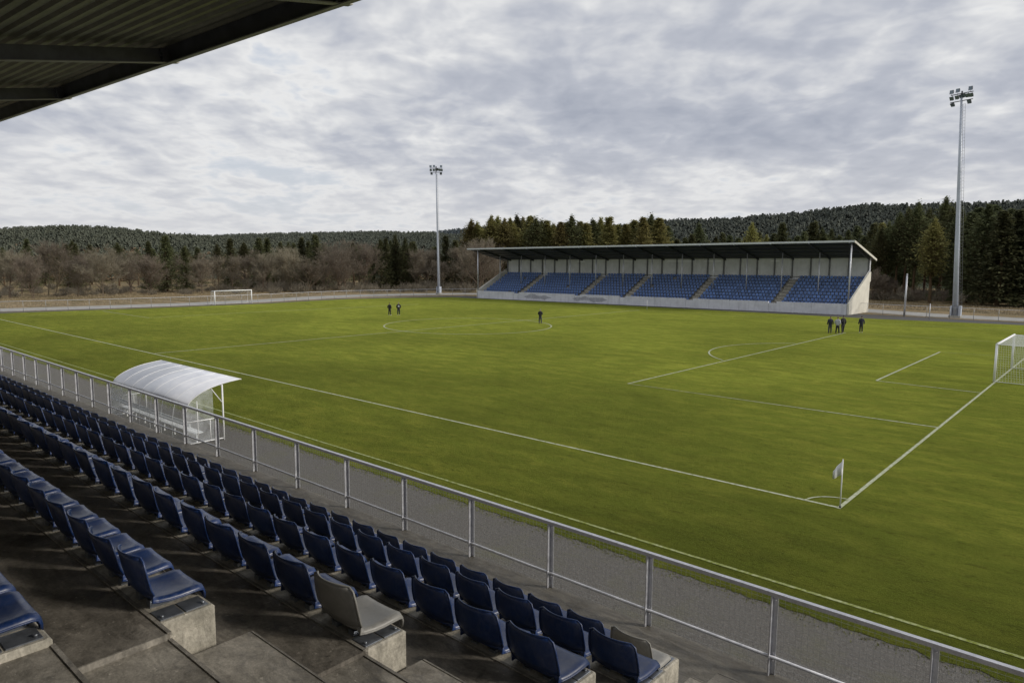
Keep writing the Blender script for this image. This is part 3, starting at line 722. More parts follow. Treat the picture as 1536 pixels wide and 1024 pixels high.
# ------------------------------------------------------------------ floodlight masts
def mast(x, y, h, face, r0, r1, lab, lean=(0,0)):
    g = empty('floodlight_mast', (x,y,0), label=lab, cat='floodlight')
    pts = [(lean[0]*t, lean[1]*t, h*t) for t in (0,.33,.66,1)]
    MB().tube(pts, [r0, r0+(r1-r0)*.33, r0+(r1-r0)*.66, r1], 12).build('pole', M['mast'], g)
    MB().cbox((-r0*2.0,-r0*1.6,0),(r0*2.0,r0*1.6,.28),.03).build('base_plinth', M['aisle'], g)
    MB().cbox((-r0*1.7,-r0*1.25,.28),(-r0*1.1,r0*1.25,1.5),.02).build('control_box', M['mast'], g)
    MB().cbox((r0*1.05,-r0*1.25,.28),(r0*1.9,r0*1.0,1.55),.02).build('switch_cabinet', M['mast'], g)
    lad = MB(); ox = r0+.07; sl_ = r1-r0+lean[0]; lw = .24
    for sx in (0,lw): lad.tube([(ox+sx,0,1.5),(ox+sx+sl_,lean[1],h*.97)], .022, 5)
    n = int(h/.42)
    for q in range(4, n):
        t = q/n; xx = ox+t*sl_; lad.tube([(xx,lean[1]*t,h*t),(xx+lw,lean[1]*t,h*t)], .014, 4)
    lad.build('ladder', M['wire'], g)
    mb = MB()
    for q in range(1, 12):
        t = q/12; mb.tube([(lean[0]*t,lean[1]*t,h*t),(ox+t*sl_,lean[1]*t,h*t)], .02, 4)
    mb.build('ladder_bracket', M['wire'], g)
    fx, fy = math.cos(face), math.sin(face); sx_, sy_ = -fy, fx
    top = Vector((lean[0], lean[1], h)); hs = .92 if r0 > .31 else .80
    mb = MB(); hw = 1.55*hs
    for dz in (-.45*hs,.55*hs):
        mb.bar(top+Vector((sx_*hw,sy_*hw,dz)), top-Vector((sx_*hw,sy_*hw,-dz)), .09, .09)
    mb.bar(top+Vector((0,0,-.7)), top+Vector((0,0,.8)), .16, .16)
    mb.build('head_frame', M['lamp_body'], g)
    for (s_, dz, tilt) in ((-1.35,.95,-.1),(-.5,1.0,-.15),(1.25,.98,-.05),(-1.3,.08,.5),(-.55,.1,.5),(.35,.2,.6),(.9,.12,.5),(1.4,.08,.5),(-1.1,-.82,.8),(1.2,-.78,.6),(.05,.15,.7)):
        s_ *= hs; dz *= hs; c = top+Vector((sx_*s_, sy_*s_, dz))+Vector((fx,fy,0))*.16
        fwd = Vector((fx*math.cos(tilt), fy*math.cos(tilt), -math.sin(tilt))); r_ = Vector((sx_,sy_,0)); up = r_.cross(fwd)
        if up.z < 0: up = -up
        def Q(a, b__, c_): return c+r_*a+up*b__+fwd*c_
        mb = MB(); w = .27*hs
        mb.hexa([Q(-w*.6,-w*.6,-.22),Q(w*.6,-w*.6,-.22),Q(w*.6,w*.6,-.22),Q(-w*.6,w*.6,-.22),Q(-w,-w,.05),Q(w,-w,.05),Q(w,w,.05),Q(-w,w,.05)])
        mb.bar(c-up*.3, c+Vector((0,0,-.4 if dz > .5 else .35))-Vector((fx,fy,0))*.12, .04, .04)
        o = mb.build('floodlight', M['lamp_body'], g)
        mb = MB(); w = .24*hs; mb.hexa([Q(-w,-w,.052),Q(w,-w,.052),Q(w,w,.052),Q(-w,w,.052),Q(-w,-w,.065),Q(w,-w,.065),Q(w,w,.065),Q(-w,w,.065)])
        mb.build('lens', M['lamp_glass'], o)
    return g
mast(-11.9,86.6,28.15,math.atan2(-75,-30),0.35,.14,'tall grey floodlight mast with ladder at the right, in front of dark pines', (-1.15,-.2))
mast(-100.4,76.2,24.5,math.atan2(-60,55),.26,.09,'slender floodlight mast at the left of the grandstand, far pitch corner', (-.3,-.3))
g = empty('lamp_post', (-17.4,84.3,0), label='short plain galvanised post standing right of the grandstand', cat='post')
MB().tube([(0,0,0),(0,0,5.5)], [.13,.10], 10).build('shaft', M['galv'], g); MB().tube([(0,0,5.5),(0,0,5.65)], [.13,.07], 10).build('cap', M['galv'], g)

# ------------------------------------------------------------------ perimeter fences
def fence(name, pts, h, sp, lab, postr=.028):
    g = empty(name, (pts[0][0],pts[0][1],0), label=lab, cat='fence'); O = Vector(pts[0])
    P = []
    for a, b_ in zip(pts[:-1], pts[1:]):
        L = math.dist(a, b_); n = max(1, round(L/sp))
        for k in range(n): P.append(Vector(a).lerp(Vector(b_), k/n)-O)
    P.append(Vector(pts[-1])-O)
    rail = MB(); rail.tube([(p.x,p.y,h) for p in P], .028, 6); rail.tube([(p.x,p.y,.12) for p in P], .018, 5); rail.build('rail', M['galv'], g)
    for p in P: MB().tube([(p.x,p.y,0),(p.x,p.y,h+.05)], postr, 6).build('post', M['wire'], g)
    wr = MB()
    for a, b_ in zip(P[:-1], P[1:]):
        n = int((b_-a).length/.14)
        for k in range(1, n):
            c = a.lerp(b_, k/n); wr.tube([(c.x,c.y,.05),(c.x,c.y,h)], .004, 3, False)
        for q in range(1, 8): wr.tube([(a.x,a.y,h*q/8),(b_.x,b_.y,h*q/8)], .004, 3, False)
    wr.build('wire_mesh', M['wire'], g)
    return g
fence('perimeter_fence', [(-108.5,-8),(-106.2,-2),(-104.4,2.9),(-101.2,15),(-99.4,28),(-99.1,36),(-100.4,46),(-100.7,54),(-97.8,64),(-92.9,76.2),(-88,80)], 1.35, 2.6, 'galvanised mesh fence curving round the left end of the pitch')
fence('perimeter_fence', [(-24.5,86),(-20,84.1),(-4.2,84.2),(12,86.4),(40,90.4)], 1.45, 2.6, 'galvanised mesh fence beyond the right end of the pitch, past the grandstand')
for (x, y) in ((-13.7,80.6),):
    tag(MB().tube([(x,y,0),(x,y,2.0)], .045, 8).build('net_post', M['galv']), 'slim bare metal post between the grandstand and the tall right mast', 'post')

# ------------------------------------------------------------------ people
import bmesh
def skinned(name, chains, mat, parent, sub=1):
    bm = bmesh.new(); sk = bm.verts.layers.skin.verify(); vs = []
    for ch in chains:
        prev = None
        for it in ch:
            if isinstance(it, int): prev = vs[it]; continue
            v_ = bm.verts.new(it[0]); r_ = it[1]; v_[sk].radius = r_ if isinstance(r_, tuple) else (r_, r_)
            v_[sk].use_root = prev is None
            if prev is not None: bm.edges.new((prev, v_))
            vs.append(v_); prev = v_
    me = bpy.data.meshes.new(name); bm.to_mesh(me); bm.free(); me.materials.append(mat)
    o = bpy.data.objects.new(name, me); col.objects.link(o); o.parent = parent
    md = o.modifiers.new('skin', 'SKIN'); md.use_smooth_shade = True
    s2 = o.modifiers.new('sub', 'SUBSURF'); s2.levels = sub; s2.render_levels = sub
    return o
def person(x, y, rz, h, top, legs, hair, shoes, lab, arms='out', stride=.1, pack=None):
    g = empty('person', (x,y,0), rz, label=lab, cat='person'); k = h/1.78
    def P(a, b_, c): return (a*k, b_*k, c*k)
    # body faces +Y
    def leg(s, fwd): return [P(s*.09,0,.92), P(s*.11,fwd*.45+.01,.50), P(s*.12,fwd,.09), P(s*.135,fwd+.15,.035)]
    L1, L2 = leg(-1,-stride), leg(1,stride)
    def arm(s):
        if arms == 'pocket': return [P(s*.19,0,1.42), P(s*.30,-.09,1.16), P(s*.20,.08,.98)], P(s*.17,.12,.92)
        if arms == 'fold': return [P(s*.19,0,1.42), P(s*.27,-.02,1.14), P(s*.08,.17,1.17)], P(-s*.02,.19,1.19)
        return [P(s*.19,0,1.42), P(s*.262,-.05,1.15), P(s*.275,.05,.92)], P(s*.275,.08,.85)
    A1, H1 = arm(-1); A2, H2 = arm(1)
    body = [[(P(0,0,.98),(.13*k,.10*k)), (P(0,0,1.20),(.11*k,.08*k)), (P(0,-.01,1.40),(.10*k,.07*k)), (P(0,0,1.53),.05*k), (P(0,.01,1.60),(.068*k,.078*k)), (P(0,.012,1.70),(.072*k,.085*k))]]
    for q, LL in enumerate((L1, L2)): body.append([0, (LL[0],.085*k), (LL[1],.055*k), (LL[2],.036*k), (LL[3],.032*k)])
    for q, (AA, HH) in enumerate(((A1,H1),(A2,H2))): body.append([2, (tuple(Vector(AA[0])+Vector((0,0,-.02))),.042*k), (AA[1],.038*k), (AA[2],.026*k), (HH,(.034*k,.018*k))])
    for q, (AA, HH) in enumerate(((A1,H1),(A2,H2))):
        d = (Vector(HH)-Vector(AA[2])).normalized(); sd = d.cross(Vector((0,1,0))).normalized() if abs(d.y) < .9 else Vector((0,0,1))
        sd = Vector((0,1,0)) if arms == 'out' else Vector((0,0,1))
        for f in range(5):
            o_ = (f-1.5)*.019*k; L = (.07,.08,.075,.06,.05)[f]*k
            a = Vector(HH)+sd*o_; dd = d if f < 4 else (d+sd*1.2).normalized()
            body.append([(tuple(a),.009*k), (tuple(a+dd*L*.6),.0085*k), (tuple(a+dd*L+Vector((0,.012*k,0))),.007*k)])
    skinned('body', body, M['skin'], g)
    # face: nose and ears
    mb = MB(); mb.tube([P(0,.085,1.675),P(0,.118,1.645),P(0,.09,1.635)], .013*k, 6)
    for s in (-1,1): mb.tube([P(s*.074,.0,1.68),P(s*.082,-.01,1.64)], .014*k, 6)
    mb.build('face', M['skin'], g)
    mb = MB(); [mb.tube([P(s*.03,.086,1.69),P(s*.03,.095,1.69)], .009*k, 6) for s in (-1,1)]; mb.tube([P(-.022,.092,1.61),P(.022,.092,1.61)], .005*k, 5); mb.build('eyes_and_mouth', M['hair_dark'], g)
    skinned('hair', [[(P(0,-.035,1.645),(.078*k,.066*k)), (P(0,-.022,1.725),(.080*k,.084*k)), (P(0,-.008,1.772),(.058*k,.066*k))]], hair, g)
    jk = [[(P(0,0,.83),(.21*k,.16*k)), (P(0,0,1.00),(.205*k,.155*k)), (P(0,0,1.20),(.195*k,.145*k)), (P(0,-.01,1.39),(.200*k,.140*k)), (P(0,-.005,1.50),(.120*k,.105*k)), (P(0,0,1.56),(.075*k,.075*k))]]
    for (AA, HH) in ((A1,H1),(A2,H2)): jk.append([3, (AA[0],.085*k), (AA[1],.068*k), (AA[2],.052*k)])
    skinned('jacket', jk, top, g)
    tr = [[(P(0,0,.96),(.17*k,.13*k)), (P(0,0,.86),(.16*k,.125*k))]]
    for LL in (L1, L2): tr.append([1, (P(LL[0][0]/k*1.0,0,.78),.115*k), (LL[1],.088*k), (tuple(Vector(LL[2])+Vector((0,0,.0))),.070*k)])
    skinned('trousers', tr, legs, g)
    for LL in (L1, L2): skinned('shoe', [[(tuple(Vector(LL[2])+Vector((0,-.02*k,-.045*k))),.045*k), (tuple(Vector(LL[3])+Vector((0,-.05*k,0))),(.045*k,.04*k)), (tuple(Vector(LL[3])+Vector((0,.03*k,-.004))),(.036*k,.03*k))]], shoes, g)
    if pack: skinned('backpack', [[(P(0,-.17,1.10),(.12*k,.07*k)), (P(0,-.18,1.25),(.12*k,.08*k)), (P(0,-.17,1.38),(.09*k,.06*k))]], pack, g)
    return g
cam_az = R(41.5)
person(-65.6,35.6,R(20),1.62,M['cloth_black'],M['trouser_dark'],M['hair_dark'],M['shoe_white'],'left person of the far pair, in black with white shoes, left of the centre circle','pocket',.05)
person(-64.9,36.5,R(50),1.68,M['cloth_black'],M['trouser_dark'],M['hair_grey'],M['shoe_white'],'right person of the far pair, dark jacket and grey backpack, left of the centre circle','pocket',.10,M['cloth_grey'])
person(-44.65,40.4,R(25),1.68,M['cloth_black'],M['trouser_slate'],M['hair_grey'],M['shoe_dark'],'lone person in black standing at the centre circle with arms folded','fold',.04)
person(-17.2,53.4,R(32),1.74,M['cloth_navy'],M['trouser_slate'],M['hair_brown'],M['shoe_dark'],'leftmost person of the right group, black top and slate trousers','out',.03)
person(-16.5,53.5,R(-10),1.72,M['cloth_grey'],M['trouser_dark'],M['hair_brown'],M['shoe_dark'],'person in light grey jacket in the group near the penalty box corner','pocket',.10)
person(-16.35,54.7,R(48),1.80,M['cloth_black'],M['trouser_dark'],M['hair_dark'],M['shoe_dark'],'person in black just behind the one in the grey jacket','out',.14)
person(-15.1,56.5,R(30),1.72,M['cloth_navy'],M['trouser_dark'],M['hair_dark'],M['shoe_white'],'rightmost person, navy jacket and white shoes, standing apart from the group','out',.04)

# ------------------------------------------------------------------ trees
def pol(az, d): return (CX+d*math.sin(R(az)), CY+d*math.cos(R(az)))
def conifer(seed, h, wid, start, taper, cards, mat, bark, cs=.42, flat=.0):
    """trunk + whorled boughs carrying many small needle clumps"""
    r = random.Random(seed)
    tr = MB(); ln = [(0,0,0)]; x = y = 0
    for k in range(1, 7): x += r.gauss(0,.05); y += r.gauss(0,.05); ln.append((x,y,h*k/6*.98))
    tr.tube(ln, [h*.016*(1-.9*k/6)+.02 for k in range(7)], 7, False)
    cr = MB(); z = h*start; n = 0
    nb = int(cards/14)
    for b_ in range(nb):
        t = (b_+r.random())/nb; z = h*(start+(1-start)*t)
        a = r.uniform(0, 6.283)
        if taper == 'cone': L = wid*(1-t)**.85*(r.uniform(.6,1.12))+.15
        else: L = wid*math.sin(math.pi*min(1,(.18+t*.86)))**.7*r.uniform(.5,1.1)
        if r.random() < .12: L *= 1.25
        dz = -.12*L if taper == 'cone' else r.uniform(.0,.35)*L
        ca, sa = math.cos(a), math.sin(a)
        if taper != 'cone' or r.random() < .25: tr.tube([(0,0,z-.25*L*(taper != 'cone')),(ca*L*.8,sa*L*.8,z+dz*.8)], [.05,.015], 4, False)
        for c in range(14):
            q = (r.random())**.6; px, py, pz = ca*L*q+r.gauss(0,.16+.10*L*q), sa*L*q+r.gauss(0,.16+.10*L*q), z+dz*q+r.gauss(0,.13+(.12*wid if taper != 'cone' else .0))
            s = cs*r.uniform(.5,1.15)
            d = Vector((ca+r.gauss(0,.7), sa+r.gauss(0,.7), r.gauss(-.05 if taper == 'cone' else .25,.35))).normalized(); w = d.cross(Vector((r.gauss(0,.4),r.gauss(0,.4),1))).normalized()
            P0 = Vector((px,py,pz))
            cr.add([P0-w*s*.42, P0+d*s*.35-w*s*.28, P0+d*s*1.05, P0+d*s*.3+w*s*.34, P0+w*s*.34-d*s*.1], [(0,1,2,3,4)])
    return tr, cr
def bare_tree(seed, h, spread, nst=1, tw=2600):
    r = random.Random(seed); tr = MB(); cr = MB(); tips = []
    def grow(p, d, L, rad, lev):
        pts = [p]; dd = d.copy(); n = 4 if lev == 0 else 3
        for k in range(n):
            dd = (dd+Vector((r.gauss(0,.09),r.gauss(0,.09),.07))).normalized(); pts.append(pts[-1]+dd*L/n)
        tr.tube(pts, [rad*(1-.6*q/n) for q in range(n+1)], 5 if lev < 1 else 4, False)
        tips.extend([(q, dd) for q in pts[(2 if lev == 0 else 1):]])
        if lev >= 3: return
        for k in range(r.choice((3,4,4)) if lev < 2 else 3):
            ax = Vector((r.gauss(0,1), r.gauss(0,1), r.gauss(0,.4))).normalized()
            grow(pts[r.randint(1,n)], (dd+ax*.75+Vector((0,0,.15))).normalized(), L*r.uniform(.45,.7), rad*.5, lev+1)
    for s_ in range(nst):
        ln = [Vector((r.gauss(0,.25*(nst-1)), r.gauss(0,.25*(nst-1)), 0))]; dd = Vector((r.gauss(0,.12 if nst > 1 else .03), r.gauss(0,.12 if nst > 1 else .03), 1)).normalized()
        for k in range(8):
            dd = (dd+Vector((r.gauss(0,.05),r.gauss(0,.05),.06))).normalized(); ln.append(ln[-1]+dd*h*.105)
        tr.tube(ln, [h*.0145*(1-.88*(q/8)**.8)/(1+.25*(nst-1)) for q in range(9)], 7, False)
        nb = 17 if nst == 1 else 9
        for b_ in range(nb):
            t = .16+.82*(b_+r.random())/nb; i = min(7, int(t*8)); p = ln[i].lerp(ln[i+1], t*8-i)
            a = b_*2.4+r.gauss(0,.4); tilt = r.uniform(.55,1.05)*(1.1-.45*t)
            L = h*(.40*math.sin(math.pi*min(1,.22+.66*t))**.8)*r.uniform(.75,1.12)*spread
            grow(p, Vector((math.cos(a)*math.sin(tilt), math.sin(a)*math.sin(tilt), math.cos(tilt))), L, h*.0075*(1.15-.7*t), 0)
    k = h/max(v_[2] for v_ in tr.v)
    tr.v = [(a*k,b_*k,c*k) for a,b_,c in tr.v]
    tips = [(p*k, d) for p, d in tips]
    for q in range(tw):
        p, d = r.choice(tips); d = (d*.8+Vector((r.gauss(0,.5),r.gauss(0,.5),r.gauss(.15,.4)))).normalized()
        L = r.uniform(.35,.95)*h/10; p = p+Vector((r.gauss(0,.10),r.gauss(0,.10),r.gauss(0,.10))); w = d.orthogonal().normalized()*r.uniform(.008,.018)*h/10
        m_ = p+d*L*.5+Vector((r.gauss(0,.06),r.gauss(0,.06),.03))
        cr.add([p-w, p+w, m_+w*.7, p+d*L, m_-w*.7], [(0,1,2,3,4)])
    return tr, cr
def tree_proto(name, parts, bark, leaf):
    g = empty(name); parts[0].build('trunk', bark, g); parts[1].build('crown', leaf, g); return g
KIND = {}
KIND['spruce'] = [tree_proto('spruce_tree', conifer(10+i, 12, 2.5+.3*i, .07, 'cone', 6400, None, None, .34), M['pine_bark'], M['needle']) for i in range(3)]
KIND['dark'] = [tree_proto('spruce_tree', conifer(20+i, 16, (3.4,3.0,3.3)[i], (.05,.12,.08)[i], ('cone','round','round')[i], 8200, None, None, .44), M['pine_bark'], M['needle_dark']) for i in range(3)]
KIND['pine'] = [tree_proto('pine_tree', conifer(30+i, 15, 2.5+.3*i, .42-.06*i, 'round', 6600, None, None, .34), M['pine_bark'], M['needle']) for i in range(3)]
KIND['gold'] = [tree_proto('pine_tree', conifer(40+i, 15, 2.2+.25*i, .30+.05*i, 'cone' if i != 1 else 'round', 6200, None, None, .34), M['pine_bark'], M['needle_gold']) for i in range(3)]
KIND['bare'] = [tree_proto('bare_tree', bare_tree(50+i, 10, .92+.07*i, (1,2,1,3,1)[i], 5200), M['bark'], M['twig']) for i in range(5)]
PH = {'spruce':12,'dark':16,'pine':15,'gold':15,'bare':10}
kused = set(); tcount = {}
def az_of(px):          # compass bearing of a tree, from its column in the photograph
    return math.degrees(math.atan((px-768)/1067.6/1.007))-41.47
TREES = []
def plant(kind, px, d, h, wx=1.0):
    TREES.append((kind, px, d, h, wx))
# left belt (px, ground distance, height)
for px, d, h in ((8,150,8.4),(45,146,7.6),(75,157,10.3),(112,150,8),(150,146,9.4),(196,160,8.4),(224,154,7.6),(262,170,8.2),(300,156,8.0),(322,160,7.8),(368,160,8.8),(390,156,8.0),(435,158,9.4),(462,156,7.0),(484,160,6.4),(520,163,11.2),(542,166,10.6),(512,158,9.0),(625,168,9.6),(640,176,10.0),(690,172,10.5),(604,186,9.5),(655,166,7.0),(420,170,8),(345,168,8),(130,165,8),(28,165,9)):
    plant('bare', px, d, h, rnd.uniform(1.0,1.35))
for px, d, h in ((40,178,10.5),(98,176,9.5),(112,180,9.8),(222,166,10.2),(248,162,11.3),(276,164,9.2),(345,172,11.2),(388,176,11.5),(400,182,11.6),(420,176,10.6),(452,170,11.6),(472,168,12.2),(462,182,11),(440,186,10.6),(560,180,9.6),(668,178,12.6),(682,190,11.8),(505,190,9),(650,190,10)):
    plant('spruce', px, d, h, rnd.uniform(.9,1.25))
for px, d, h in ((578,168,11.6),(592,170,12.0),(607,168,11.2),(585,178,11),(615,176,10.6)): plant('dark', px, d, h, .95)
# pines behind the grandstand
q = 706
while q < 992:
    plant('gold' if rnd.random() < .72 else 'pine', q, rnd.uniform(168,186), rnd.uniform(15.2,17.6)-(0 if q > 730 else .6), rnd.uniform(1.15,1.45)); q += rnd.uniform(8,13)
q = 700
while q < 1010:
    plant('dark', q, rnd.uniform(190,205), rnd.uniform(13.0,15.5), 1.0); q += rnd.uniform(13,19)
for px, d, h in ((716,150,11.5),(733,156,10.2),(698,160,9),(725,165,12),(742,160,9)): plant('bare', px, d, h, 1.0)
# mid distance trees above the grandstand roof, right part
q = 1000
while q < 1330:
    plant(rnd.choice(('gold','dark','spruce','dark')), q, rnd.uniform(205,240), rnd.uniform(12.5,17)+(q-1000)*.004, rnd.uniform(1.0,1.35)); q += rnd.uniform(9,14)
# right wood
for px, d, h in ((1318,158,13.0),(1330,162,14.2),(1345,160,16.0),(1358,158,16.6),(1372,156,17.4),(1388,166,16.8),(1412,170,19.2),(1424,166,16.8)): plant('pine', px, d, h, .95)
for px, d, h, w in ((1398,146,14.0,1.15),(1452,150,15.8,1.2),(1476,146,16.2,1.15),(1500,142,15.5,1.3),(1522,146,15.8,1.3),(1545,144,16,1.3),(1565,146,15,1.3),(1436,156,16,1.1),(1366,176,15,1.2),(1340,178,14,1.2),(1488,160,17.5,1.2),(1512,164,17,1.2),(1462,166,17.5,1.2),(1535,165,17,1.2),(1320,180,14,1.1),(1410,182,16,1.2),(1590,148,15,1.3),(1620,150,15,1.3)):
    plant('dark' if px != 1398 else 'gold', px, d, h, w)
for px, d, h in ((1312,150,6.2),(1325,150,5.0),(1338,152,4.6),(1420,142,2.6),(1445,138,2.2),(1380,146,2.4)): plant('bare', px, d, h, 1.2)
for q in range(26):
    px = -20+q*27+rnd.uniform(-10,10); plant('pine' if q % 3 else 'spruce', px, rnd.uniform(184,212), rnd.uniform(9.4,11.8) if px > 330 else rnd.uniform(8.6,10.6), rnd.uniform(1.1,1.5))
TREES.sort(key=lambda t: t[1])
GRP = {'spruce':'spruce trees among the bare trees','dark':'dark spruces','pine':'tall pines','gold':'sunlit pines','bare':'bare trees at the wood edge'}
DESC = {'spruce':'green conifer','dark':'dark spruce','pine':'bare trunked pine','gold':'yellowish green pine','bare':'leafless brown tree'}
for (kind, px, d, h, wx) in TREES:
    i = rnd.randrange(len(KIND[kind])); p0 = KIND[kind][i]
    o = p0 if (kind, i) not in kused else copy_tree(p0); kused.add((kind, i))
    x, y = pol(az_of(px), d); s = h/PH[kind]
    o.location = (x, y, -.05); o.scale = (s*wx, s*wx, s); o.rotation_euler = (0,0,rnd.uniform(0,6.28))
    if px < 700: zone = 'beyond the left end of the pitch'
    elif px < 1000 and kind in ('gold','pine','bare'): zone = 'just behind the left half of the grandstand'
    elif px < 1000: zone = 'far behind the left half of the grandstand'
    elif px < 1310: zone = 'behind the right half of the grandstand'
    else: zone = 'in the wood by the tall right mast'
    key = (kind, zone); tcount[key] = tcount.get(key, 0)+1
    tag(o, f'{DESC[kind]}, {ordn(tcount[key])} from the left {zone}', 'tree', GRP[kind])
for kind in KIND:
    for i, p0 in enumerate(KIND[kind]):
        if (kind, i) not in kused:
            for c in list(p0.children): bpy.data.objects.remove(c)
            bpy.data.objects.remove(p0)

# undergrowth along the wood edge
ug = MB(); rg = random.Random(11)
def bush(cx, cy, s, mb, n=70):
    for k in range(n):
        a = rg.uniform(0,6.283); el = rg.uniform(.2,1.4); L = s*rg.uniform(.5,1.1)
        d = Vector((math.cos(a)*math.cos(el), math.sin(a)*math.cos(el), math.sin(el))); p = Vector((cx+rg.gauss(0,.3*s), cy+rg.gauss(0,.3*s), rg.uniform(0,.25*s)))
        w = d.orthogonal().normalized()*.03*s; m_ = p+d*L*.6+Vector((rg.gauss(0,.1),rg.gauss(0,.1),0))*s
        mb.add([p-w,p+w,m_+w*.8,p+d*L,m_-w*.8], [(0,1,2,3,4)])
for k in range(480):
    px = rg.uniform(-20,745) if k % 4 else rg.uniform(1305,1560)
    d = rg.uniform(150,192) if px < 1000 else rg.uniform(150,175)
    if px < 260 and rg.random() < .5: continue
    x, y = pol(az_of(px), d); bush(x, y, rg.uniform(1.0,2.6)*(.5 if px < 330 else .9), ug)
tag(ug.build('undergrowth', M['twig']), 'brown leafless undergrowth between the trunks along the wood edge', 'undergrowth', kind='stuff')

# ------------------------------------------------------------------ hills and the forest that covers them
def hill(name, prof, d0, d1, mat, zt=0):
    """prof: (azimuth, ridge height); rises from d0 to the ridge at d1 and falls behind"""
    az = [p[0] for p in prof]; mb = MB(); na = 90; rows = 14; vs = []
    def H(a): return float(np.interp(a, az, [p[1] for p in prof]))
    for i in range(na+1):
        a = az[0]+(az[-1]-az[0])*i/na
        for j in range(rows+1):
            t = j/rows*1.5; d = d0+(d1-d0)*t; f = math.sin(min(t,1)*math.pi/2)**1.4 if t <= 1 else math.cos((t-1)*math.pi)
            vs.append((*pol(a, d), H(a)*f-.1))
    mb.add(vs, [(i*(rows+1)+j, (i+1)*(rows+1)+j, (i+1)*(rows+1)+j+1, i*(rows+1)+j+1) for i in range(na) for j in range(rows)], True)
    tag(mb.build(name, mat), kind='structure')
    def at(a, d):
        t = (d-d0)/(d1-d0); f = math.sin(min(max(t,0),1)*math.pi/2)**1.4 if t <= 1 else math.cos((t-1)*math.pi)
        return H(a)*f
    return at
def crown_templates(seed, n, kind):
    r = random.Random(seed); out = []
    for q in range(n):
        vs = []; fs = []
        if kind == 'con':
            cards = 40
            for c in range(cards):
                t = (c+r.random())/cards; a = r.uniform(0,6.283); L = (.40 if q%2 else .32)*math.sin(math.pi*min(1,.30+.70*t))**.75*r.uniform(.7,1.15)+.02; z = .12+.88*t
                p = Vector((math.cos(a)*L*.35, math.sin(a)*L*.35, z+.04)); tip = Vector((math.cos(a)*L, math.sin(a)*L, z-.05+r.gauss(0,.03)))
                w = Vector((-math.sin(a), math.cos(a), 0))*(.075*(1-t)+.05); n0 = len(vs)
                vs += [p-w*.7, p+w*.7, tip+w+Vector((0,0,-.03)), tip*1.08, tip-w+Vector((0,0,-.03))]; fs.append((n0,n0+1,n0+2,n0+3,n0+4))
        else:
            for c in range(60):
                d = Vector((r.gauss(0,1),r.gauss(0,1),r.gauss(0,1))).normalized(); p = Vector((d.x*.36,d.y*.36,.55+d.z*.40))*r.uniform(.8,1.1); w = d.orthogonal().normalized()*.07; u_ = d.cross(w).normalized()*.07; n0 = len(vs)
                vs += [p-w, p+u_*.6+d*.03, p+w, p-u_*.6+d*.08]; fs.append((n0,n0+1,n0+2,n0+3))
        out.append((np.array([tuple(v_) for v_ in vs], dtype=np.float32), fs))
    return out
CT = crown_templates(1, 7, 'con'); BT = crown_templates(2, 5, 'bare')
def forest(name, at, azr, dr, n, hh, mat, lab, tmpl, seed, aspect=1.0, trunk=True):
    r = random.Random(seed); VV = []; FF = []; base = 0
    for k in range(n):
        a = r.uniform(*azr); d = math.sqrt(r.uniform(dr[0]**2, dr[1]**2)); x, y = pol(a, d); z = at(a, d)-.5
        v_, f_ = r.choice(tmpl); h = r.uniform(*hh); th = r.uniform(0,6.28); c, s = math.cos(th)*h*aspect, math.sin(th)*h*aspect
        W_ = np.empty_like(v_); W_[:,0] = v_[:,0]*c-v_[:,1]*s+x; W_[:,1] = v_[:,0]*s+v_[:,1]*c+y; W_[:,2] = v_[:,2]*h+z
        VV.append(W_); FF += [tuple(i+base for i in q) for q in f_]; base += len(v_)
    me = bpy.data.meshes.new(name); me.from_pydata(np.concatenate(VV).tolist(), [], FF); me.materials.append(mat); me.update()
    o = bpy.data.objects.new(name, me); col.objects.link(o)
    return tag(o, lab, 'forest', kind='stuff')

left_at = hill('left_hill', [(-100,13),(-90,14),(-76.9,14.6),(-73.2,17.2),(-70.5,17.0),(-67.2,13.8),(-63.2,12.2),(-58,9),(-52,5),(-48,2)], 250, 520, M['hill_soil'])
mid_at = hill('middle_hill', [(-72,10),(-63.2,20),(-57.9,23.2),(-52.4,25.8),(-47.8,25.2),(-43,20),(-38,10)], 430, 800, M['hill_soil'])
far_at = hill('distant_hill', [(-56,20),(-50,40),(-45,58),(-38,62),(-30,66),(-24,60),(-16,30)], 1000, 1500, M['hill_soil'])
right_at = hill('right_hill', [(-40,6),(-34,14),(-30.2,17.4),(-24.5,18.4),(-19.8,21.2),(-15.4,24.4),(-11.3,23.6),(-6.2,23.8),(4,25),(16,22)], 220, 420, M['hill_soil'])
flat = lambda a, d: .5
forest('hill_forest', left_at, (-95,-52), (285,545), 5200, (6,8.5), M['hill_l'], 'dark green conifer forest covering the low hill at the left', CT, 1)
forest('hill_forest', mid_at, (-68,-41), (520,825), 3200, (7,10), M['hill_m'], 'conifer forest on the farther low hill between left hill and grandstand', CT, 2, 1.1)
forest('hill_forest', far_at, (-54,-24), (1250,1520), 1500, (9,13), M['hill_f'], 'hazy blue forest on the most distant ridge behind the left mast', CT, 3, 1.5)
forest('hill_forest', right_at, (-36,10), (235,445), 5200, (8.5,12), M['hill_r'], 'dark conifer forest covering the hill at the right', CT, 4, 1.0)
forest('bare_wood', left_at, (-88,-46), (215,330), 450, (4.5,7.5), M['brown_wood'], 'brown leafless wood massed between the tree belt and the left hill', BT, 5, 1.2)

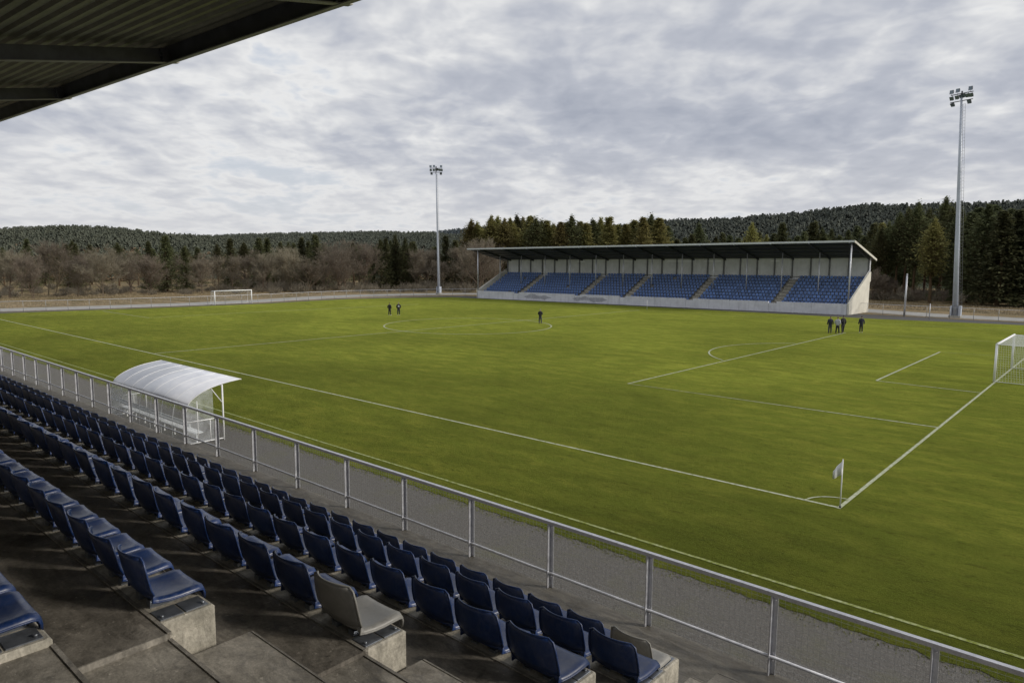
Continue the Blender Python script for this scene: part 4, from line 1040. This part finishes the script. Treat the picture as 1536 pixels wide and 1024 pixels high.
# ------------------------------------------------------------------ sky and light
SUN_EL, SUN_AZ = 24, 62          # compass bearing clockwise from +Y
w = bpy.data.worlds.new('World'); sc.world = w; w.use_nodes = True; T = NT(w.node_tree)
bg = T.n['Background']; tc = T.node('ShaderNodeTexCoord').outputs['Generated']
sky = T.node('ShaderNodeTexSky', sky_type='NISHITA'); sky.sun_disc = False
sky.sun_elevation = R(SUN_EL); sky.sun_rotation = R(SUN_AZ); sky.dust_density = 2.0
sep = T.node('ShaderNodeSeparateXYZ', inp={0: tc})
zc = T.math('MAXIMUM', T.math('ADD', sep.outputs[2], .20), .03)
px = T.math('DIVIDE', sep.outputs[0], zc); py = T.math('DIVIDE', sep.outputs[1], zc)
cv = T.node('ShaderNodeCombineXYZ', inp={0: px, 1: py, 2: 0.0}).outputs[0]
cvr = T.mapping(T.mapping(cv, (1,1,1), (0,0,R(-41.5))), (.92,.80,1), (0,0,0), (3.1,7.7,0))
n_big = T.noise(cvr, .75, 2, .5, .0)
n_mid = T.noise(cvr, 2.6, 4, .55, .0)
warp = T.node('ShaderNodeTexNoise', inp={'Scale': 3.4, 'Detail': 2.0}); T.l.new(cvr, warp.inputs['Vector'])
wv = T.node('ShaderNodeVectorMath', operation='MULTIPLY_ADD'); T.l.new(warp.outputs['Color'], wv.inputs[0]); wv.inputs[1].default_value = (.16,.16,0); T.l.new(cvr, wv.inputs[2])
n_puf = T.noise(wv.outputs[0], 10.0, 3, .5, .0)
bandv = T.ramp(sep.outputs[2], [(.0, .48), (.045, .44), (.085, .50), (.15, .72), (.24, .64), (.33, .50), (.45, .46)])
dens = T.math('ADD', T.math('MULTIPLY', n_big, .30), T.math('MULTIPLY', n_mid, .34))
dens = T.math('ADD', dens, T.math('MULTIPLY', T.math('ADD', T.math('MULTIPLY', T.math('SUBTRACT', n_puf, .5), 1.0), .5), .20))
dens = T.math('ADD', dens, T.math('MULTIPLY', T.math('SUBTRACT', bandv, .5), .26))
cloud = T.ramp(dens, [(.34, (.70,.73,.78)), (.385, (.80,.805,.81)), (.43, (.64,.655,.69)), (.485, (.49,.515,.58)), (.57, (.38,.41,.485))])
thin = T.ramp(dens, [(.315, .6), (.375, .0)])
nb = T.node('ShaderNodeHueSaturation', inp={'Color': sky.outputs[0], 'Value': .10, 'Saturation': .85}).outputs[0]
blue = T.mix(.6, nb, (.56,.62,.74))
base = T.mix(thin, cloud, blue)
hz = T.ramp(sep.outputs[2], [(.0, .7), (.07, .35), (.16, .0)])
base = T.mix(hz, base, (.69,.69,.70))
T.l.new(base, bg.inputs['Color']); bg.inputs['Strength'].default_value = 1.0
sd = bpy.data.lights.new('sun', 'SUN'); sd.energy = 2.6; sd.angle = R(10); sd.color = (1,.93,.82)
so = bpy.data.objects.new('sun', sd); col.objects.link(so)
d = Vector((math.sin(R(SUN_AZ))*math.cos(R(SUN_EL)), math.cos(R(SUN_AZ))*math.cos(R(SUN_EL)), math.sin(R(SUN_EL))))
so.rotation_euler = (-d).to_track_quat('-Z', 'Y').to_euler(); so.location = (0,0,60)

# ------------------------------------------------------------------ camera
yaw, pit, rol = .7238, .1172, .0067
fw = Vector((-math.sin(yaw)*math.cos(pit), math.cos(yaw)*math.cos(pit), -math.sin(pit)))
r_ = Vector((math.cos(yaw), math.sin(yaw), 0)); u_ = r_.cross(fw)
r2 = r_*math.cos(rol)+u_*math.sin(rol); u2 = -r_*math.sin(rol)+u_*math.cos(rol)
cd = bpy.data.cameras.new('camera'); cam = bpy.data.objects.new('camera', cd); col.objects.link(cam)
cam.matrix_world = Matrix(((r2.x,u2.x,-fw.x,CX),(r2.y,u2.y,-fw.y,CY),(r2.z,u2.z,-fw.z,CZ),(0,0,0,1)))
cd.sensor_width = 36; cd.lens = 1067.58/1536*36; cd.clip_start = .05; cd.clip_end = 9000
sc.camera = cam
sc.view_settings.view_transform = 'Standard'; sc.view_settings.look = 'None'; sc.view_settings.exposure = 0
sc.render.engine = 'CYCLES'; sc.cycles.max_bounces = 4; sc.cycles.diffuse_bounces = 3; sc.cycles.transparent_max_bounces = 12
